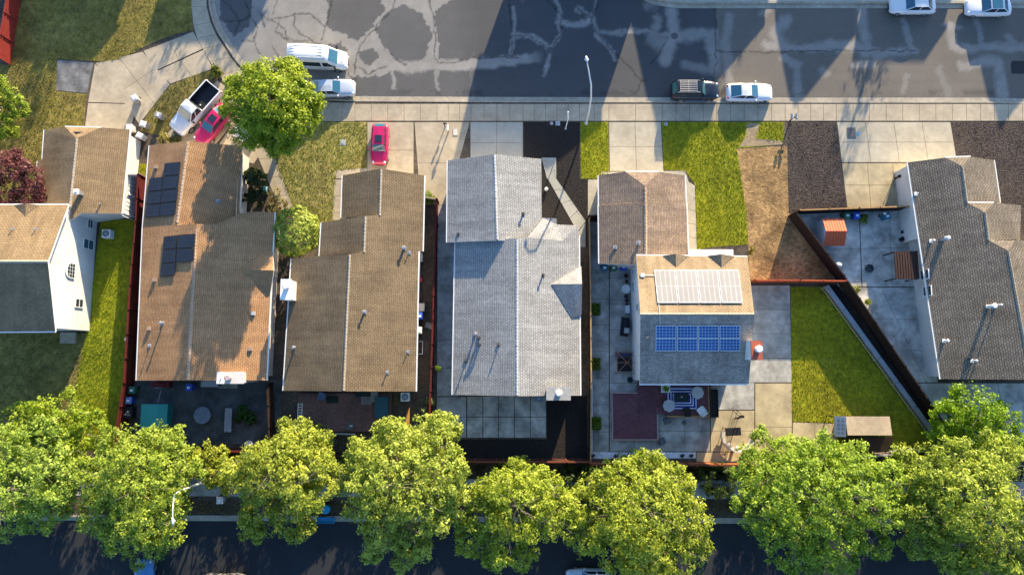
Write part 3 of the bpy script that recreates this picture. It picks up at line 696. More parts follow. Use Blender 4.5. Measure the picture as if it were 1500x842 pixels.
for q in ([(220,262),(240,259.5),(238,279),(217.5,281)], [(217.5,282),(238,280),(236,298),(215.5,300)], [(215.5,301),(236,299),(234,317),(213.5,319)],
          [(242,240),(265,237.5),(263.5,256),(240.5,258.5)], [(240.5,259.5),(263.5,257),(261.5,276),(238.5,278.5)], [(238.5,279.5),(261.5,277),(259.5,295),(236.5,297.5)], [(236.5,298.5),(259.5,296),(257,315),(234.5,317)],
          [(241,347),(260,345),(259,364),(239.5,366)], [(239.5,367),(259,365),(258,384),(237.5,386)], [(237.5,387),(258,385),(257,403),(235.5,405)],
          [(261,344.5),(286,343),(284.5,363),(260,364)], [(260,365),(284.5,364),(283,383),(259,384)]):
    panel(h2, q, [L2(*a).z+.05 for a in q], PANELB, 2, 3)
for a, b_ in ((229,245),(227,410),(219,481)): box_vent(h2, a, b_, L2(a,b_).z, M('tan vent', (.3,.22,.17), .7, .1, 5))
box_vent(h2, 371, 459, RM(371,459).z, M('grey roof vent', (.4,.4,.42), .6, .1, 5)); box_vent(h2, 367, 511, RM(367,511).z, MATS['tan vent'])
vent_pipe(h2, 239, 473, L2(239,473).z, .6, .09); vent_pipe(h2, 220, 506, L2(220,506).z, .4, .04); vent_pipe(h2, 320, 295, RG(320,295).z, .3, .09)
chimney(h2, 341, 553, 0, 3.9, 2.0, .95, M('pale chimney siding', (.6,.55,.5), .8, .06, 5), M('white chimney cap', (.62,.58,.53), .7, .06, 5), M('pink clay flue', (.5,.4,.38), .7, .1, 6), (-.3,0,.26,.4))
chimney(h2, 323, 553, 2.2, 4.0, .5, .95, MATS['pale chimney siding'], WHITE, WHITE, (.1,0,.05,.05))
# ---- house 3: taupe stepped roof
h3 = house(540, 420, 'low house with a stepped taupe roof and a white chimney at its left')
R3 = Plane((621.5,257,2.7),(609,573,2.7),(503,573,4.95)); N3 = Vector((0,0,0))
roof(h3, [[R3(558,247),R3(621.5,257),R3(619,368),R3(613,368),R3(609,573),R3(503,573),R3(512,372),R3(533,370),R3(535,316),R3(556,316)],
          [(502,257,2.7),R3(558,247),R3(556,316),(500,319,2.7)], [(471,326,2.9),R3(535,316),R3(533,370),(468,375,2.9)], [(427,379,2.7),R3(512,372),R3(503,573),(415,572,2.7)]], TAUPE, TRIM)
for pts in ([R3(558,248),R3(556,316)], [R3(535,317),R3(533,370)], [R3(512,373),R3(503,572)]): ridgecap(h3, [p+Vector((0,0,.02)) for p in pts], RIDGE_T, .22)
walls(h3, [(502,257,2.7),(558,250,4.05),(621,257,2.7),(609,573,2.7),(503,573,4.9),(415,573,2.7),(427,378,2.7),(468,376,2.9),(471,326,2.9),(501,320,2.7)], STUCCO, .35)
chimney(h3, 419, 424, 0, 4.7, .85, 1.8, WHITE, WHITE, M('grey flue', (.6,.58,.55), .6, .1, 6), (.1,.2,.24,.45))
R3L = Plane((427,379,2.7),(415,572,2.7),R3(503,573))
vent_pipe(h3, 592, 364, R3(592,364).z, .55, .12); vent_pipe(h3, 599, 370, R3(599,370).z, .35, .04); vent_pipe(h3, 534, 457, R3(534,457).z, .5, .1, None); vent_pipe(h3, 432, 509, R3L(432,509).z, .5, .1); vent_pipe(h3, 567, 545, R3(567,545).z, .4, .05); vent_pipe(h3, 597, 515, R3(597,515).z, .35, .04)
# ---- house 4: pale grey roof in the middle
h4 = house(757, 440, 'low house with a pale grey shingle roof in the middle')
ML = Plane((667,352,2.7),(663,578,2.7),(757,580,4.8)); MR = Plane(ML(757,349),ML(757,580),(850,579,2.7))
GL = Plane((656,235,2.95),(655,355,2.95),(724,226,4.55)); GR = Plane(GL(724,226),GL(728,352),(793,233,2.95))
roof(h4, [[ML(667,352),ML(731,350),ML(757,349),ML(757,580),ML(663,578)],
          [ML(757,349),MR(773,348),MR(824,353),MR(846.5,330),MR(848,345),MR(850,579),ML(757,580)],
          [MR(773,348),(795,319,3.1),(815,320,3.0),(816,329,2.95),MR(824,353)], [MR(824,353),(816,329,2.95),MR(846.5,330)]], WHITER, TRIM)
roof(h4, [[GL(656,235),GL(724,226),GL(728,352),GL(655,355)], [GL(724,226),GR(793,233),GR(793.5,319),GR(773,348),GR(757,353),GL(728,352)]], WHITER, TRIM, name='garage_roof')
roof(h4, [[(808,416,3.7),(851.5,390,2.8),(852.5,416,3.75)], [(808,416,3.7),(852.5,416,3.75),(852,460,2.8),(838,466,3.0)]], WHITER, TRIM, .15, 'porch_roof')
ridgecap(h4, [GL(724,227),GL(728,351)], RIDGE_W, .26); ridgecap(h4, [ML(757,351),ML(757,579)], RIDGE_W, .26)
walls(h4, [(656,235,2.95),(724,228,4.45),(793,234,2.95),(793,352,2.9),(728,350,4.45),(655,354,2.95)], STUCCOW, .35, name='garage_wall')
walls(h4, [(667,354,2.7),(757,352,4.7),(794,334,2.9),(816,331,2.9),(847,332,2.7),(850,579,2.7),(757,580,4.75),(663,578,2.7)], STUCCOW, .35)
chimney(h4, 818, 576, 0, 4.3, 2.1, 1.1, M('grey chimney', (.3,.29,.28), .8, .15, 4), M('grey chimney cap', (.34,.33,.31), .7, .2, 4), WHITE, (0,.05,.26,.4))
for a, b_, z, hh, rr in ((766,314,GR,.4,.1),(795,403,MR,.5,.08),(672,343,GL,.4,.06),(683,528,ML,.4,.06),(731,505,ML,.35,.05)): vent_pipe(h4, a, b_, z(a,b_).z, hh, rr, M('dark flashing', (.06,.065,.07), .6, .1, 5))
vent_pipe(h4, 697, 489, ML(697,489).z, .4, .1); vent_pipe(h4, 702, 494, ML(702,494).z, .5, .12, MATS['dark flashing']); vent_pipe(h4, 703, 504, ML(703,504).z, .35, .1, MATS['dark flashing'])
# ---- house 5: two storeys, solar on both slopes
h5 = house(1015, 450, 'two-storey house with pale and blue solar panels and a red topped chimney')
roof(h5, [[(932,374,5.3),(1095,376,5.3),(1105,460,7.3),(938,460,7.3)]], shingle('sunny sand shingles', (.36,.26,.15), (.3,.21,.125), (.18,.128,.08), vary=.22), TRIM, name='roof')
h5l = roof(h5, [[(938,460.4,7.29),(1105,460.4,7.29),(1097,562,5.3),(937,562,5.3)]], shingle('shaded sand shingles', (.40,.34,.28), (.28,.235,.195), (.18,.15,.13), vary=.35), TRIM, name='rear_roof')  # same roof as the front slope, its shade put into greyer shingles
for xx in (990, 1057):
    roof(h5, [[(xx,391,5.72),(xx,372,5.85),(xx-20,374.5,5.33)], [(xx,391,5.72),(xx,372,5.85),(xx+19,375,5.33)]], MATS['sunny sand shingles'], TRIM, .12, 'dormer_roof')
ridgecap(h5, [(938,460,7.32),(1105,460,7.32)], RIDGE_T, .24)
roof(h5, [[(877,257,2.7),(916,251.5,3.6),(945,272,4.2),(945.5,298,4.2),(877.5,303,2.7)], [(916,251.5,3.6),(966,252,3.6),(945,272,4.2)],
          [(945,272,4.2),(966,252,3.6),(1003,257,2.7),(1005,300,2.7),(945.5,298,4.2)]], BLEND, TRIM, name='garage_roof')
roof(h5, [[(945.5,297,4.3),(946,388,4.3),(878,386,2.8),(877,301,2.8)], [(945.5,297,4.3),(1005.5,298,2.8),(1008,369,2.8),(1008,388,2.8),(946,388,4.3)]], BLEND, TRIM, name='lower_roof')
ridgecap(h5, [(945,274,4.23),(945.5,297,4.23)], RIDGE_O, .26); ridgecap(h5, [(945.5,298,4.33),(946,376,4.33)], RIDGE_O, .26)
roof(h5, [[(1008,367,2.9),(1074,367,2.9),(1074,380,3.15),(1008,380,3.15)]], TRIM, TRIM, .14, 'porch_roof')
x5 = (P(932,374,5.3).x+P(937,562,5.3).x)/2
walls(h5, [atx(x5,(932,374,5.3)),(1095,376,5.3),(1101,460,7.3),(1097,562,5.3),atx(x5,(937,562,5.3)),atx(x5,(937,460,7.3))], STUCCOW, .28)
walls(h5, [(877,257,2.7),(920,256,3.5),(962,256,3.5),(1003,257,2.7),(1008,390,2.75),(945,392,4.2),(878,386,2.7)], STUCCO, .3, name='garage_wall')
def z5u(py): return 5.3+(py-375)/(460-375)*2.0
def z5l(py): return 7.3-(py-460)/(562-460)*2.0
for i in range(4):
    def xl(y, k): return (957.5+(y-396)*.105)+(124.5+(y-396)*.022)*k/4
    for j in range(1):
        y0, y1 = 396, 444
        q = [(xl(y0,i)+.6,y0),(xl(y0,i+1)-.6,y0),(xl(y1,i+1)-.6,y1),(xl(y1,i)+.6,y1)]
        panel(h5, q, [z5u(y0)+.05]*2+[z5u(y1)+.05]*2, PANELW, 4, 2)
    y0, ym, y1 = 476.5, 495, 513.5
    a0, a1 = 960.5+i*31.2, 960.5+(i+1)*31.2-1.6
    panel(h5, [(a0,y0),(a1,y0),(a1-.1,ym-.4),(a0-.1,ym-.4)], [z5l(y0)]*2+[z5l(ym)]*2, PANELU, 6, 4)
    panel(h5, [(a0-.1,ym+.4),(a1-.1,ym+.4),(a1-.3,y1),(a0-.3,y1)], [z5l(ym)]*2+[z5l(y1)]*2, PANELU, 6, 4)
b = MB(); q0 = P(941,403,z5u(403)+.12); q1 = P(958,403,z5u(403)+.12); b.tube([q0,q1], .03, 6); b.obox((q0.x,q0.y,q0.z-.1), .35,.35,.2); b.build('junction_box', WHITE, h5)
b = MB(); b.tube([P(965,445,z5u(445)+.05), P(966,460,7.4), P(967,476,z5l(476)+.06)], .025, 6); b.build('conduit', GALV, h5)
b = MB(); q = P(947.5,493,z5l(493)); b.obox((q.x,q.y,q.z-.12), .4,.3,.3,0,0,.8); b.build('roof_vent', M('brown vent', (.2,.17,.15), .7,.1,5), h5)
chimney(h5, 1108, 513, 0, 7.7, .95, 1.65, M('white chimney siding', (.72,.7,.67), .8, .06, 5), M('brick red cap', (.36,.09,.05), .7, .2, 4), WHITE, (.05,.1,.26,.45), .12, .03)
w5 = offset_poly([tuple(P(*p)) if isinstance(p, tuple) else tuple(p) for p in [atx(x5,(932,374,5.3)),(1095,376,5.3),(1097,562,5.3),atx(x5,(937,562,5.3))]], .28)
for (a, b_, w, hh) in ((927.5,398,.5,1.0),(928,420,.9,1.3),(934,450,.6,1.1),(931,512,.9,.5)): window(h5, onwall(a, b_, w5[3], w5[0], -.05), 'x', w, hh, side=-1)
vent_pipe(h5, 935, 356, 4.2, .5, .09); vent_pipe(h5, 901, 362, 3.4, .5, .05)
# ---- house 6: brown staggered roof at the right edge
h6 = house(1440, 420, 'low house with a staggered brown roof at the right edge')
L6 = Plane((1330,238,2.7),(1378,555,2.7),(1512,556,5.05)); S1 = Plane(L6(1409.6,243.5),L6(1416.6,297),(1456,234.5,2.75)); S2 = Plane(L6(1443,311),L6(1448,352),(1496,301,2.95)); S3 = Plane(L6(1477,367.5),L6(1512,556),(1565,358,2.9))
roof(h6, [[L6(1330,238),L6(1384.5,231),L6(1409.6,243.5),L6(1416.6,297),L6(1443,311),L6(1448,352),L6(1477,367.5),L6(1512,556),L6(1378,555)],
          [L6(1384.5,231),S1(1422,229.6),L6(1409.6,243.5)], [L6(1409.6,243.5),S1(1422,229.6),S1(1456,234.5),S1(1465,297),L6(1416.6,297)],
          [L6(1416.6,297),S2(1456,297),L6(1443,311)], [L6(1443,311),S2(1456,297),S2(1496,301),S2(1494,351),L6(1448,352)],
          [L6(1448,352),S3(1487,352),L6(1477,367.5)], [L6(1477,367.5),S3(1487,352),S3(1565,358),S3(1590,556),L6(1512,556)]], DKTAUPE, TRIM)
for pts in ([L6(1409.6,244),L6(1416.6,297)], [L6(1443,311),L6(1448,352)], [L6(1477,368),L6(1511,555)]): ridgecap(h6, [p+Vector((0,0,.02)) for p in pts], RIDGE_T, .2)
walls(h6, [(1329,238,2.7),(1384,233,3.6),(1420,232,3.6),(1456,235,2.75),(1465,298,2.75),(1496,302,3.0),(1494,352,3.0),(1565,358,2.9),(1590,556,2.9),(1512,556,5.0),(1378,555,2.7),(1352,352,2.75),(1343,352,2.75)], STUCCO, .22)
w6 = P(1330,238,2.7); w7 = P(1378,555,2.7)
for (py, w, hh) in ((408,.85,1.2),(432,.85,1.2)):
    t = (py-238)/(555-238); base = P(1354+(py-408)*.16, py, 1.4); xw = (P(1329,238,2.7).x*(1-t)+P(1378,555,2.7).x*t)+.19-.02
    window(h6, PX(1350+(py-390)*.158+2, py-6, xw), 'x', w, hh, side=-1)
chimney(h6, 1386, 349, 3.2, L6(1386,351).z+.55, .36, .36, GALV, GALV, M('white pipe', (.75,.74,.72), .5,.05,5), (0,0,.15,.35), .06, .03)
vent_pipe(h6, 1364, 353, L6(1364,353).z, .5, .07, MATS['white pipe']); vent_pipe(h6, 1447, 449, L6(1447,449).z, .95, .15, MATS['white pipe']); vent_pipe(h6, 1459, 447, L6(1459,447).z, .75, .06, MATS['white pipe'])
vent_pipe(h6, 1383, 499, L6(1383,499).z, .6, .09, MATS['white pipe']); vent_pipe(h6, 1424, 528, L6(1424,528).z, .65, .07, MATS['white pipe']); vent_pipe(h6, 1418, 524, L6(1418,524).z, .4, .1, MATS['dark flashing']); vent_pipe(h6, 1342, 284, L6(1342,284).z, .3, .04, MATS['white pipe'])
# ---- neighbours across the street: their gables throw the pointed shadows on the road
def north_house(apex_px, z, half, rise, depth, label, ridge='y', length=0, hip=0):
    a = caster(apex_px[0], apex_px[1], z, -.1 if apex_px[1] < 150 else 0); ze = z-rise
    if ridge == 'y':
        h = thing('house', label, 'house', (a.x,a.y,0), 'houses across the street')
        L = [(a.x-half,a.y,ze),(a.x,a.y,z),(a.x,a.y+depth,z),(a.x-half,a.y+depth,ze)]; Rr = [(a.x,a.y,z),(a.x+half,a.y,ze),(a.x+half,a.y+depth,ze),(a.x,a.y+depth,z)]
        roof(h, [L,Rr], TAUPE, TRIM, world=True)
        walls(h, [(a.x-half,a.y,ze),(a.x,a.y,z),(a.x+half,a.y,ze),(a.x+half,a.y+depth,ze),(a.x,a.y+depth,z),(a.x-half,a.y+depth,ze)], STUCCO, .25, world=True)
        for dx in (-half*.5, half*.5): window(h, Vector((a.x+dx,a.y+.24,ze-1.2)), 'y', 1.2, 1.3, side=-1)
    else:
        h = thing('house', label, 'house', (a.x+length/2,a.y,0), 'houses across the street')
        x0, x1, y0, y1 = a.x, a.x+length, a.y-depth/2, a.y+depth/2
        roof(h, [[(x0,y0,ze),(x1,y0,ze),(x1-hip,a.y,z),(x0,a.y,z)], [(x0,a.y,z),(x1-hip,a.y,z),(x1,y1,ze),(x0,y1,ze)]]+([[(x1,y0,ze),(x1,y1,ze),(x1-hip,a.y,z)]] if hip else []), TAUPE, TRIM, world=True)
        walls(h, [(x0,y0,ze),(x1,y0,ze)]+([(x1,a.y,z)] if not hip else [])+[(x1,y1,ze),(x0,y1,ze),(x0,a.y,z)], STUCCO, .3, world=True)
        for k in (.2,.5,.8): window(h, Vector((x0+(x1-x0)*k,y0+.29,ze-1.3)), 'y', 1.3, 1.3, side=-1)
    return h
north_house((1163,160), 7.4, 4.2, 2.3, 10, 'two-storey gabled house across the street from the white coupe')
north_house((1463,193), 7.6, 4.6, 2.5, 10, 'two-storey gabled house across the street from the right-hand driveway')
north_house((1248,90), 7.0, 0, 2.0, 8, 'long two-storey house across the street behind the two white sedans', 'x', 7.6)
north_house((966,214), 7.9, 6.9, 3.5, 11, 'wide gabled house across the street opposite the black suv')
north_house((660,250), 7.8, 0, 2.2, 8, 'large two-storey house across the street opposite the pale grey roof', 'x', 12.5, 2.6)
north_house((-60,100), 7.2, 0, 2.0, 8, 'two-storey house beyond the top left corner', 'x', 13.6)
north_house((209,72), 7.0, 0, 2.0, 8, 'two-storey house at the head of the turning circle', 'x', 10.0)
# ================================================================ FENCES
def fence(pts, label, mat, h=1.85, postmat=None, rail=True, board=.15, name='fence', world=False, group='wooden lot fences', cat='fence'):
    pts = [Vector(p) if world else P(*p) for p in pts]
    root = thing(name, label, cat, pts[0], group)
    b = MB(); post = []; rl = MB()
    for a, c in zip(pts[:-1], pts[1:]):
        a, c = Vector((a.x,a.y)), Vector((c.x,c.y)); d = (c-a); L = d.length; u = d/L; ang = math.atan2(u.y,u.x)
        n = max(1, int(L/board))
        for i in range(n):
            p = a+u*(L*(i+.5)/n); hh = h+random.uniform(-.025,.015)
            b.obox((p.x,p.y,0), L/n*.95, .022, hh, ang+random.uniform(-.02,.02), 0)
        k = max(1, round(L/2.4))
        for i in range(k+1): post.append((a+u*(L*i/k), ang))
        m = (a+c)/2; nn = Vector((-u.y,u.x))*.05
        for zz in (.35, h-.3): rl.obox((m.x+nn.x,m.y+nn.y,zz), L, .04, .09, ang)
        if rail: rl.obox((m.x,m.y,h+.012), L, .13, .035, ang)
    b.build('board_panel', mat, root); rl.build('rail', postmat or mat, root)
    for p, ang in post[:60]:
        q = MB(); q.obox((p.x-math.sin(ang)*.06*1, p.y+math.cos(ang)*.06, 0), .1, .1, h+.1, ang); q.build('post', postmat or mat, root)
    return root
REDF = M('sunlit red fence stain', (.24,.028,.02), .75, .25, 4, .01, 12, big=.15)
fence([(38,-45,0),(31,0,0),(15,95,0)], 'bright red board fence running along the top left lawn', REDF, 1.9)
fence([(216,262,0),(213,330,0),(205,420,0),(196,560,0),(180,660,0)], 'red stained board fence between the white house and the orange brown roof', REDW, 1.8)
fence([(185,262,0),(216,262,0)], 'short pale fence closing the gap beside the garage of the white house', M('pale fence', (.5,.48,.44), .8, .15, 5), 1.7)
fence([(642,297,0),(637,470,0),(631,640,0)], 'dark red board fence between the stepped taupe roof and the pale grey roof', REDW, 1.8)
fence([(614,293,0),(642,297,0)], 'short board fence with a white cap beside the green bush', M('tan board', (.3,.24,.17), .85, .2, 5), 1.6)
fence([(860,325,0),(862,430,0),(863,560,0),(862,676,0)], 'dark brown board fence along the black mulch and the long side patio', BROWNW, 1.8, TANW)
fence([(860,322,0),(880,320,0)], 'short dark gate fence beside the three bins', BROWNW, 1.7)
fence([(1097,414,0),(1160,414,0),(1226,415,0)], 'low orange red fence between the dry ground and the back lawn', M('orange red boards', (.36,.07,.025), .75, .25, 5, .01, 12), 2.0)
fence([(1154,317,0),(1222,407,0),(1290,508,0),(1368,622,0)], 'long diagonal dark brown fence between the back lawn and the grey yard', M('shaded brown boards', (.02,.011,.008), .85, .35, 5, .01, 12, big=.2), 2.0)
fence([(1160,314,0),(1245,311,0),(1336,308,0)], 'dark brown fence with a tan top rail behind the red shed', BROWNW, 1.9, TANW)
fence([(400,560,0),(404,655,0)], 'dark brown fence between the dark patio and the plum deck', BROWNW, 1.7)
fence([(183,656,0),(300,657,0),(412,658,0)], 'red brown rear fence behind the dark patio', REDW, 2.0)
fence([(412,662,0),(520,664,0),(632,664,0)], 'brown rear fence behind the plum coloured deck', BROWNW, 2.1)
fence([(632,672,0),(760,672,0),(862,672,0)], 'brown rear fence behind the black mulch yard', BROWNW, 2.1, M('rust red rail', (.16,.045,.022), .8, .2, 5))
fence([(862,676,0),(960,676,0),(1085,677,0),(1226,676,0)], 'rear fence with a rust red top rail behind the white gravel strip', M('rust boards', (.27,.09,.035), .8, .25, 5), 2.0, MATS['rust red rail'])
fence([(1226,668,0),(1300,662,0),(1368,655,0)], 'tan topped rear fence behind the small shed', BROWNW, 1.7, M('grey timber', (.32,.29,.26), .85, .2, 5))
# low grey planter wall along the back lawn
pw = thing('planter_wall', 'low grey diagonal planter wall with a flat metal cap beside the back lawn', 'wall', P(1207,419,0))
b = MB(); cap = MB(); posts = []
A, B = P(1207,419,0), P(1362,632,0); d = (B-A); L = d.length; u = d/L; ang = math.atan2(u.y,u.x); m_ = (A+B)/2
b.obox((m_.x,m_.y,0), L, .28, .5, ang); b.build('wall', M('grey block', (.26,.26,.27), .8, .2, 3, big=.15), pw)
for i in range(6):
    c0 = A+u*(L*(i+.5)/6); cap.obox((c0.x,c0.y,.502), L/6-.05, .44, .06, ang)
cap.build('cap', M('grey metal cap', (.33,.34,.36), .5, .12, 3, metal=.3, big=.1), pw)
nn = Vector((u.y,-u.x,0))
b = MB(); b.tube([A+nn*.42+Vector((0,0,.3)), B+nn*.42+Vector((0,0,.3))], .03, 6)
for i in range(7):
    c0 = A+u*(L*i/6)+nn*.42; b.obox((c0.x,c0.y,0), .06,.06,.3, ang); b.tube([c0+Vector((0,0,.28)), c0-nn*.25+Vector((0,0,.45))], .02, 5)
b.build('rail', M('pale rail', (.5,.44,.33), .7, .1, 5), pw)
# ================================================================ VEHICLES
def loft(secs, m=0):
    """secs: list of (x, [(y,z)...] half section from bottom to centre top) -> mirrored closed body"""
    b = MB(); n = len(secs[0][1]); ring = 2*n
    vs = []
    for x, hs in secs:
        vs += [(x, y, z) for y, z in hs]+[(x, -y, z) for y, z in reversed(hs)]
    fs = []
    for i in range(len(secs)-1):
        for k in range(ring):
            fs.append((i*ring+k, (i+1)*ring+k, (i+1)*ring+(k+1)%ring, i*ring+(k+1)%ring))
    fs += [tuple(range(ring)), tuple(reversed(range((len(secs)-1)*ring, len(secs)*ring)))]
    b.add(vs, fs, m); return b
def quad_on(b, c, inset, out, m=0):
    """glass pane inside a quad face, lifted by out along its normal"""
    c = [Vector(p) for p in c]; ce = sum(c, Vector())/len(c); n = newell(c).normalized()
    q = [ce+(p-ce)*(1-inset)+n*out for p in c]; k = len(q)
    b.add([p-n*(out+.03) for p in q]+q, [tuple(range(k,2*k))]+[(i,(i+1)%k,k+(i+1)%k,k+i) for i in range(k)], m)
LENS = M('clear lamp lens', (.6,.62,.65), .1, .05, 5, spec=.8, big=0); REDL = M('red lamp lens', (.35,.01,.01), .2, .05, 5, spec=.6, big=0)
def wheels(root, xs_, y, r=.33, w=.23):
    for x in xs_:
        for s in (-1,1):
            b = MB(); b.cyl((x, s*y-w/2, r), r, w, 20, axis='y'); t = b.build('wheel', RUBBER, root)
            b = MB(); b.cyl((x, s*(y+w/2)-.012, r), r*.64, .024, 16, axis='y')
            for k in range(5):
                a = 2*math.pi*k/5; b.obox((x+math.cos(a)*r*.33, s*(y+w/2+.012), r+math.sin(a)*r*.33-.03), .1, .015, .06)
            b.build('rim', CHROME, t)
def lamps(root, xf, xr, yf, yr, zf, zr):
    for s in (-1,1):
        b = MB(); b.ell((xf, s*yf, zf), .17, .14, .07); b.build('headlight', LENS, root, smooth=True)
        b = MB(); b.ell((xr, s*yr, zr), .09, .17, .08); b.build('tail_light', REDL, root, smooth=True)
def car(style, body, label, loc, rz, glass=GLASS, roofglass=None, group='parked cars'):
    """sedan / coupe / hatch / suv built nose towards +x"""
    root = thing('parked_car', label, 'car', (0,0,0), group)
    L, W, hw = {'sedan':(4.75,1.82,1), 'coupe':(4.75,1.86,1), 'hatch':(4.2,1.76,1), 'suv':(4.9,1.92,1)}[style]
    top = {'sedan':1.45,'coupe':1.36,'hatch':1.48,'suv':1.82}[style]
    belt = {'sedan':.95,'coupe':.92,'hatch':.98,'suv':1.12}[style]
    # x fraction, half width factor, top height offset from belt
    prof = [(-.5,.78,-.3),(-.485,.9,-.12),(-.45,.96,-.02 if style in('sedan','coupe') else .0),(-.35,.99,.03),(-.2,1,.03),(0,1,.02),(.2,1,0),(.3,.985,-.03),(.4,.94,-.1),(.455,.86,-.17),(.485,.76,-.24),(.5,.6,-.32)]
    secs = []
    for fx, k, dz in prof:
        h = W/2*k; zt = belt+dz; zb = .24 if abs(fx) < .45 else .3
        secs.append((fx*L, [(h*.9,zb),(h*.985,zb+.12),(h,(zb+zt)/2),(h*.985,zt-.12),(h*.9,zt-.02),(h*.55,zt+.025),(h*.2,zt+.04)]))
    b = loft(secs); bd = b.build('body', body, root, smooth=True)
    cf, tf, tr, cr = {'sedan':(.19,.03,-.26,-.40),'coupe':(.17,.0,-.2,-.43),'hatch':(.2,.06,-.38,-.49),'suv':(.19,.09,-.44,-.495)}[style]
    yb, yt = W/2*.88, W/2*(.7 if style != 'suv' else .76); zb = belt+.0
    rows = [(cf*L,yb*.9,zb),(tf*L,yt*.93,top-.05),(tr*L,yt*.92,top-.05),(cr*L,yb*.86,zb-.01)]
    cab = MB(); vs = []
    for x, y, z in rows: vs += [(x,y,z),(x,-y,z)]
    mid = (tf+tr)/2*L; vs += [(mid,yt,top-.02),(mid,-yt,top-.02),(mid,0,top+.02),(tf*L-.05,0,top-.02),(tr*L+.05,0,top-.02)]
    cab.add(vs, [(0,1,3,11,2),(4,12,5,7,6),(2,11,10,8),(11,3,9,10),(8,10,12,4),(10,9,5,12),(0,2,8,4,6),(7,5,9,3,1)])
    cb = cab.build('cabin', body, root)
    g = MB(); quad_on(g, [vs[0],vs[2],vs[3],vs[1]], .1, .03); g.build('windscreen', glass, cb)
    g = MB(); quad_on(g, [vs[4],vs[6],vs[7],vs[5]], .13, .03); g.build('rear_window', glass, cb)
    for s in (0,1):
        g = MB()
        for (p, q, r_, t_) in ((0,2,8+s*0,None),):
            f0 = Vector(vs[0+s]); f1 = Vector(vs[2+s]); m1 = Vector(vs[8+s]); r1 = Vector(vs[4+s]); r0 = Vector(vs[6+s]); m0 = (f0+r0)/2+Vector((0,(.03 if s == 0 else -.03),0))
            A_ = [f0,f1,m1,m0]; B_ = [m0,m1,r1,r0]
            for Q in (A_,B_):
                Q = Q if s == 1 else Q[::-1]
                g = MB(); quad_on(g, Q if (newell(Q).y*(1 if s == 0 else -1)) > 0 else Q[::-1], .16, .02); g.build('side_window', GLASS, cb)
    if roofglass:
        g = MB(); x0, x1 = (tf*L-.25, tf*L-.95) if roofglass == 'small' else (tf*L-.12, tr*L+.25)
        yy = yt*.55 if roofglass == 'small' else yt*.8
        g.box(x1, x0, -yy, yy, top-.05, top+.03); g.build('sunroof', GLASS if roofglass == 'small' else GLASSB, cb)
    wheels(root, (-.29*L,.31*L), W/2-.13, .34 if style != 'suv' else .38)
    lamps(root, .445*L, -.475*L, W/2*.66, W/2*.68, belt-.2, belt-.12)
    for s in (-1,1):
        b = MB(); b.ell((cf*L-.25, s*(W/2+.07), belt+.06), .09,.13,.08); b.build('mirror', body, root, smooth=True)
    b = MB(); b.box(.482*L,.507*L,-.42,.42,.32,.44); b.build('grille', BLACK, root)
    if style == 'suv':
        r_ = MB()
        for s in (-1,1): r_.tube([(tf*L-.2,s*yt*.86,top-.02),(tf*L-.3,s*yt*.86,top+.07),(tr*L+.25,s*yt*.86,top+.07),(tr*L+.15,s*yt*.86,top-.02)], .03, 6)
        for x in np.linspace(tf*L-.55, tr*L+.35, 3): r_.box(x-.03,x+.03,-yt*.86,yt*.86,top+.06,top+.1)
        for y in np.linspace(-yt*.66, yt*.66, 6): r_.box(tr*L+.35,tf*L-.55,y-.035,y+.035,top+.1,top+.125)
        r_.build('roof_rack', M('grey rack', (.42,.38,.33), .5, .1, 5, big=0), root)
        for s in (-1,1): r_ = MB(); r_.box(-.95,1.0,s*(W/2-.02)-.1,s*(W/2-.02)+.1,.32,.38); r_.build('running_board', CHROME, root)
    return place(root, loc, rz)
WHITEP = paint('white car paint', (.64,.64,.64)); SILVER = M('silver car paint', (.5,.53,.58), .3, .03, 3, metal=.35, spec=.5, coat=.5, big=0)
MAG = paint('magenta red paint', (.42,.006,.08)); REDP = paint('red paint', (.55,.015,.05)); BLK = paint('black car paint', (.012,.012,.016)); 
def gp(px, py, z=ZR, zz=.8):
    p = P(px, py, zz); return (p.x, p.y, z)
car('sedan', SILVER, 'silver blue sedan at the kerb below the white van', gp(486,128), R(1), GLASSB)
car('sedan', MAG, 'magenta red sedan parked beside the white pickup, partly under the tree', gp(311,182,.012), R(-126), GLASSB, 'small')
car('sedan', WHITEP, 'white car almost hidden under the tree beside the magenta red sedan', gp(366,175,.014), R(-122), GLASS)
car('hatch', MAG, 'bright magenta hatchback with a sunroof in the driveway of the stepped taupe roof', gp(556,211,.02), R(-91), GLASSB, 'small')
car('suv', BLK, 'black suv with a roof rack behind the white coupe', gp(1019,132), R(0), M('green tinted glass', (.06,.16,.14), .06, .1, 3, spec=.8, big=0))
car('coupe', WHITEP, 'white coupe with a dark rear window parked in front of the black suv', gp(1099,134), R(0), GLASSB)
car('sedan', WHITEP, 'white sedan at the far kerb, left of the two', gp(1339,6), R(180), GLASSB)
car('sedan', WHITEP, 'white sedan with a dark glass roof in the top right corner', gp(1450,9), R(180), GLASSB, 'full')
car('sedan', paint('bright blue paint', (.05,.2,.42)), 'blue car half hidden under a street tree on the lower road', gp(209,858), R(92), GLASSB)
car('hatch', paint('beige paint', (.42,.36,.3)), 'beige car cut off by the bottom edge of the photo on the dark road', gp(325,856), R(180), GLASSB)
car('sedan', paint('pale blue paint', (.42,.5,.56)), 'pale blue car cut off by the bottom edge beside a big street tree', gp(866,848), R(180), GLASSB)
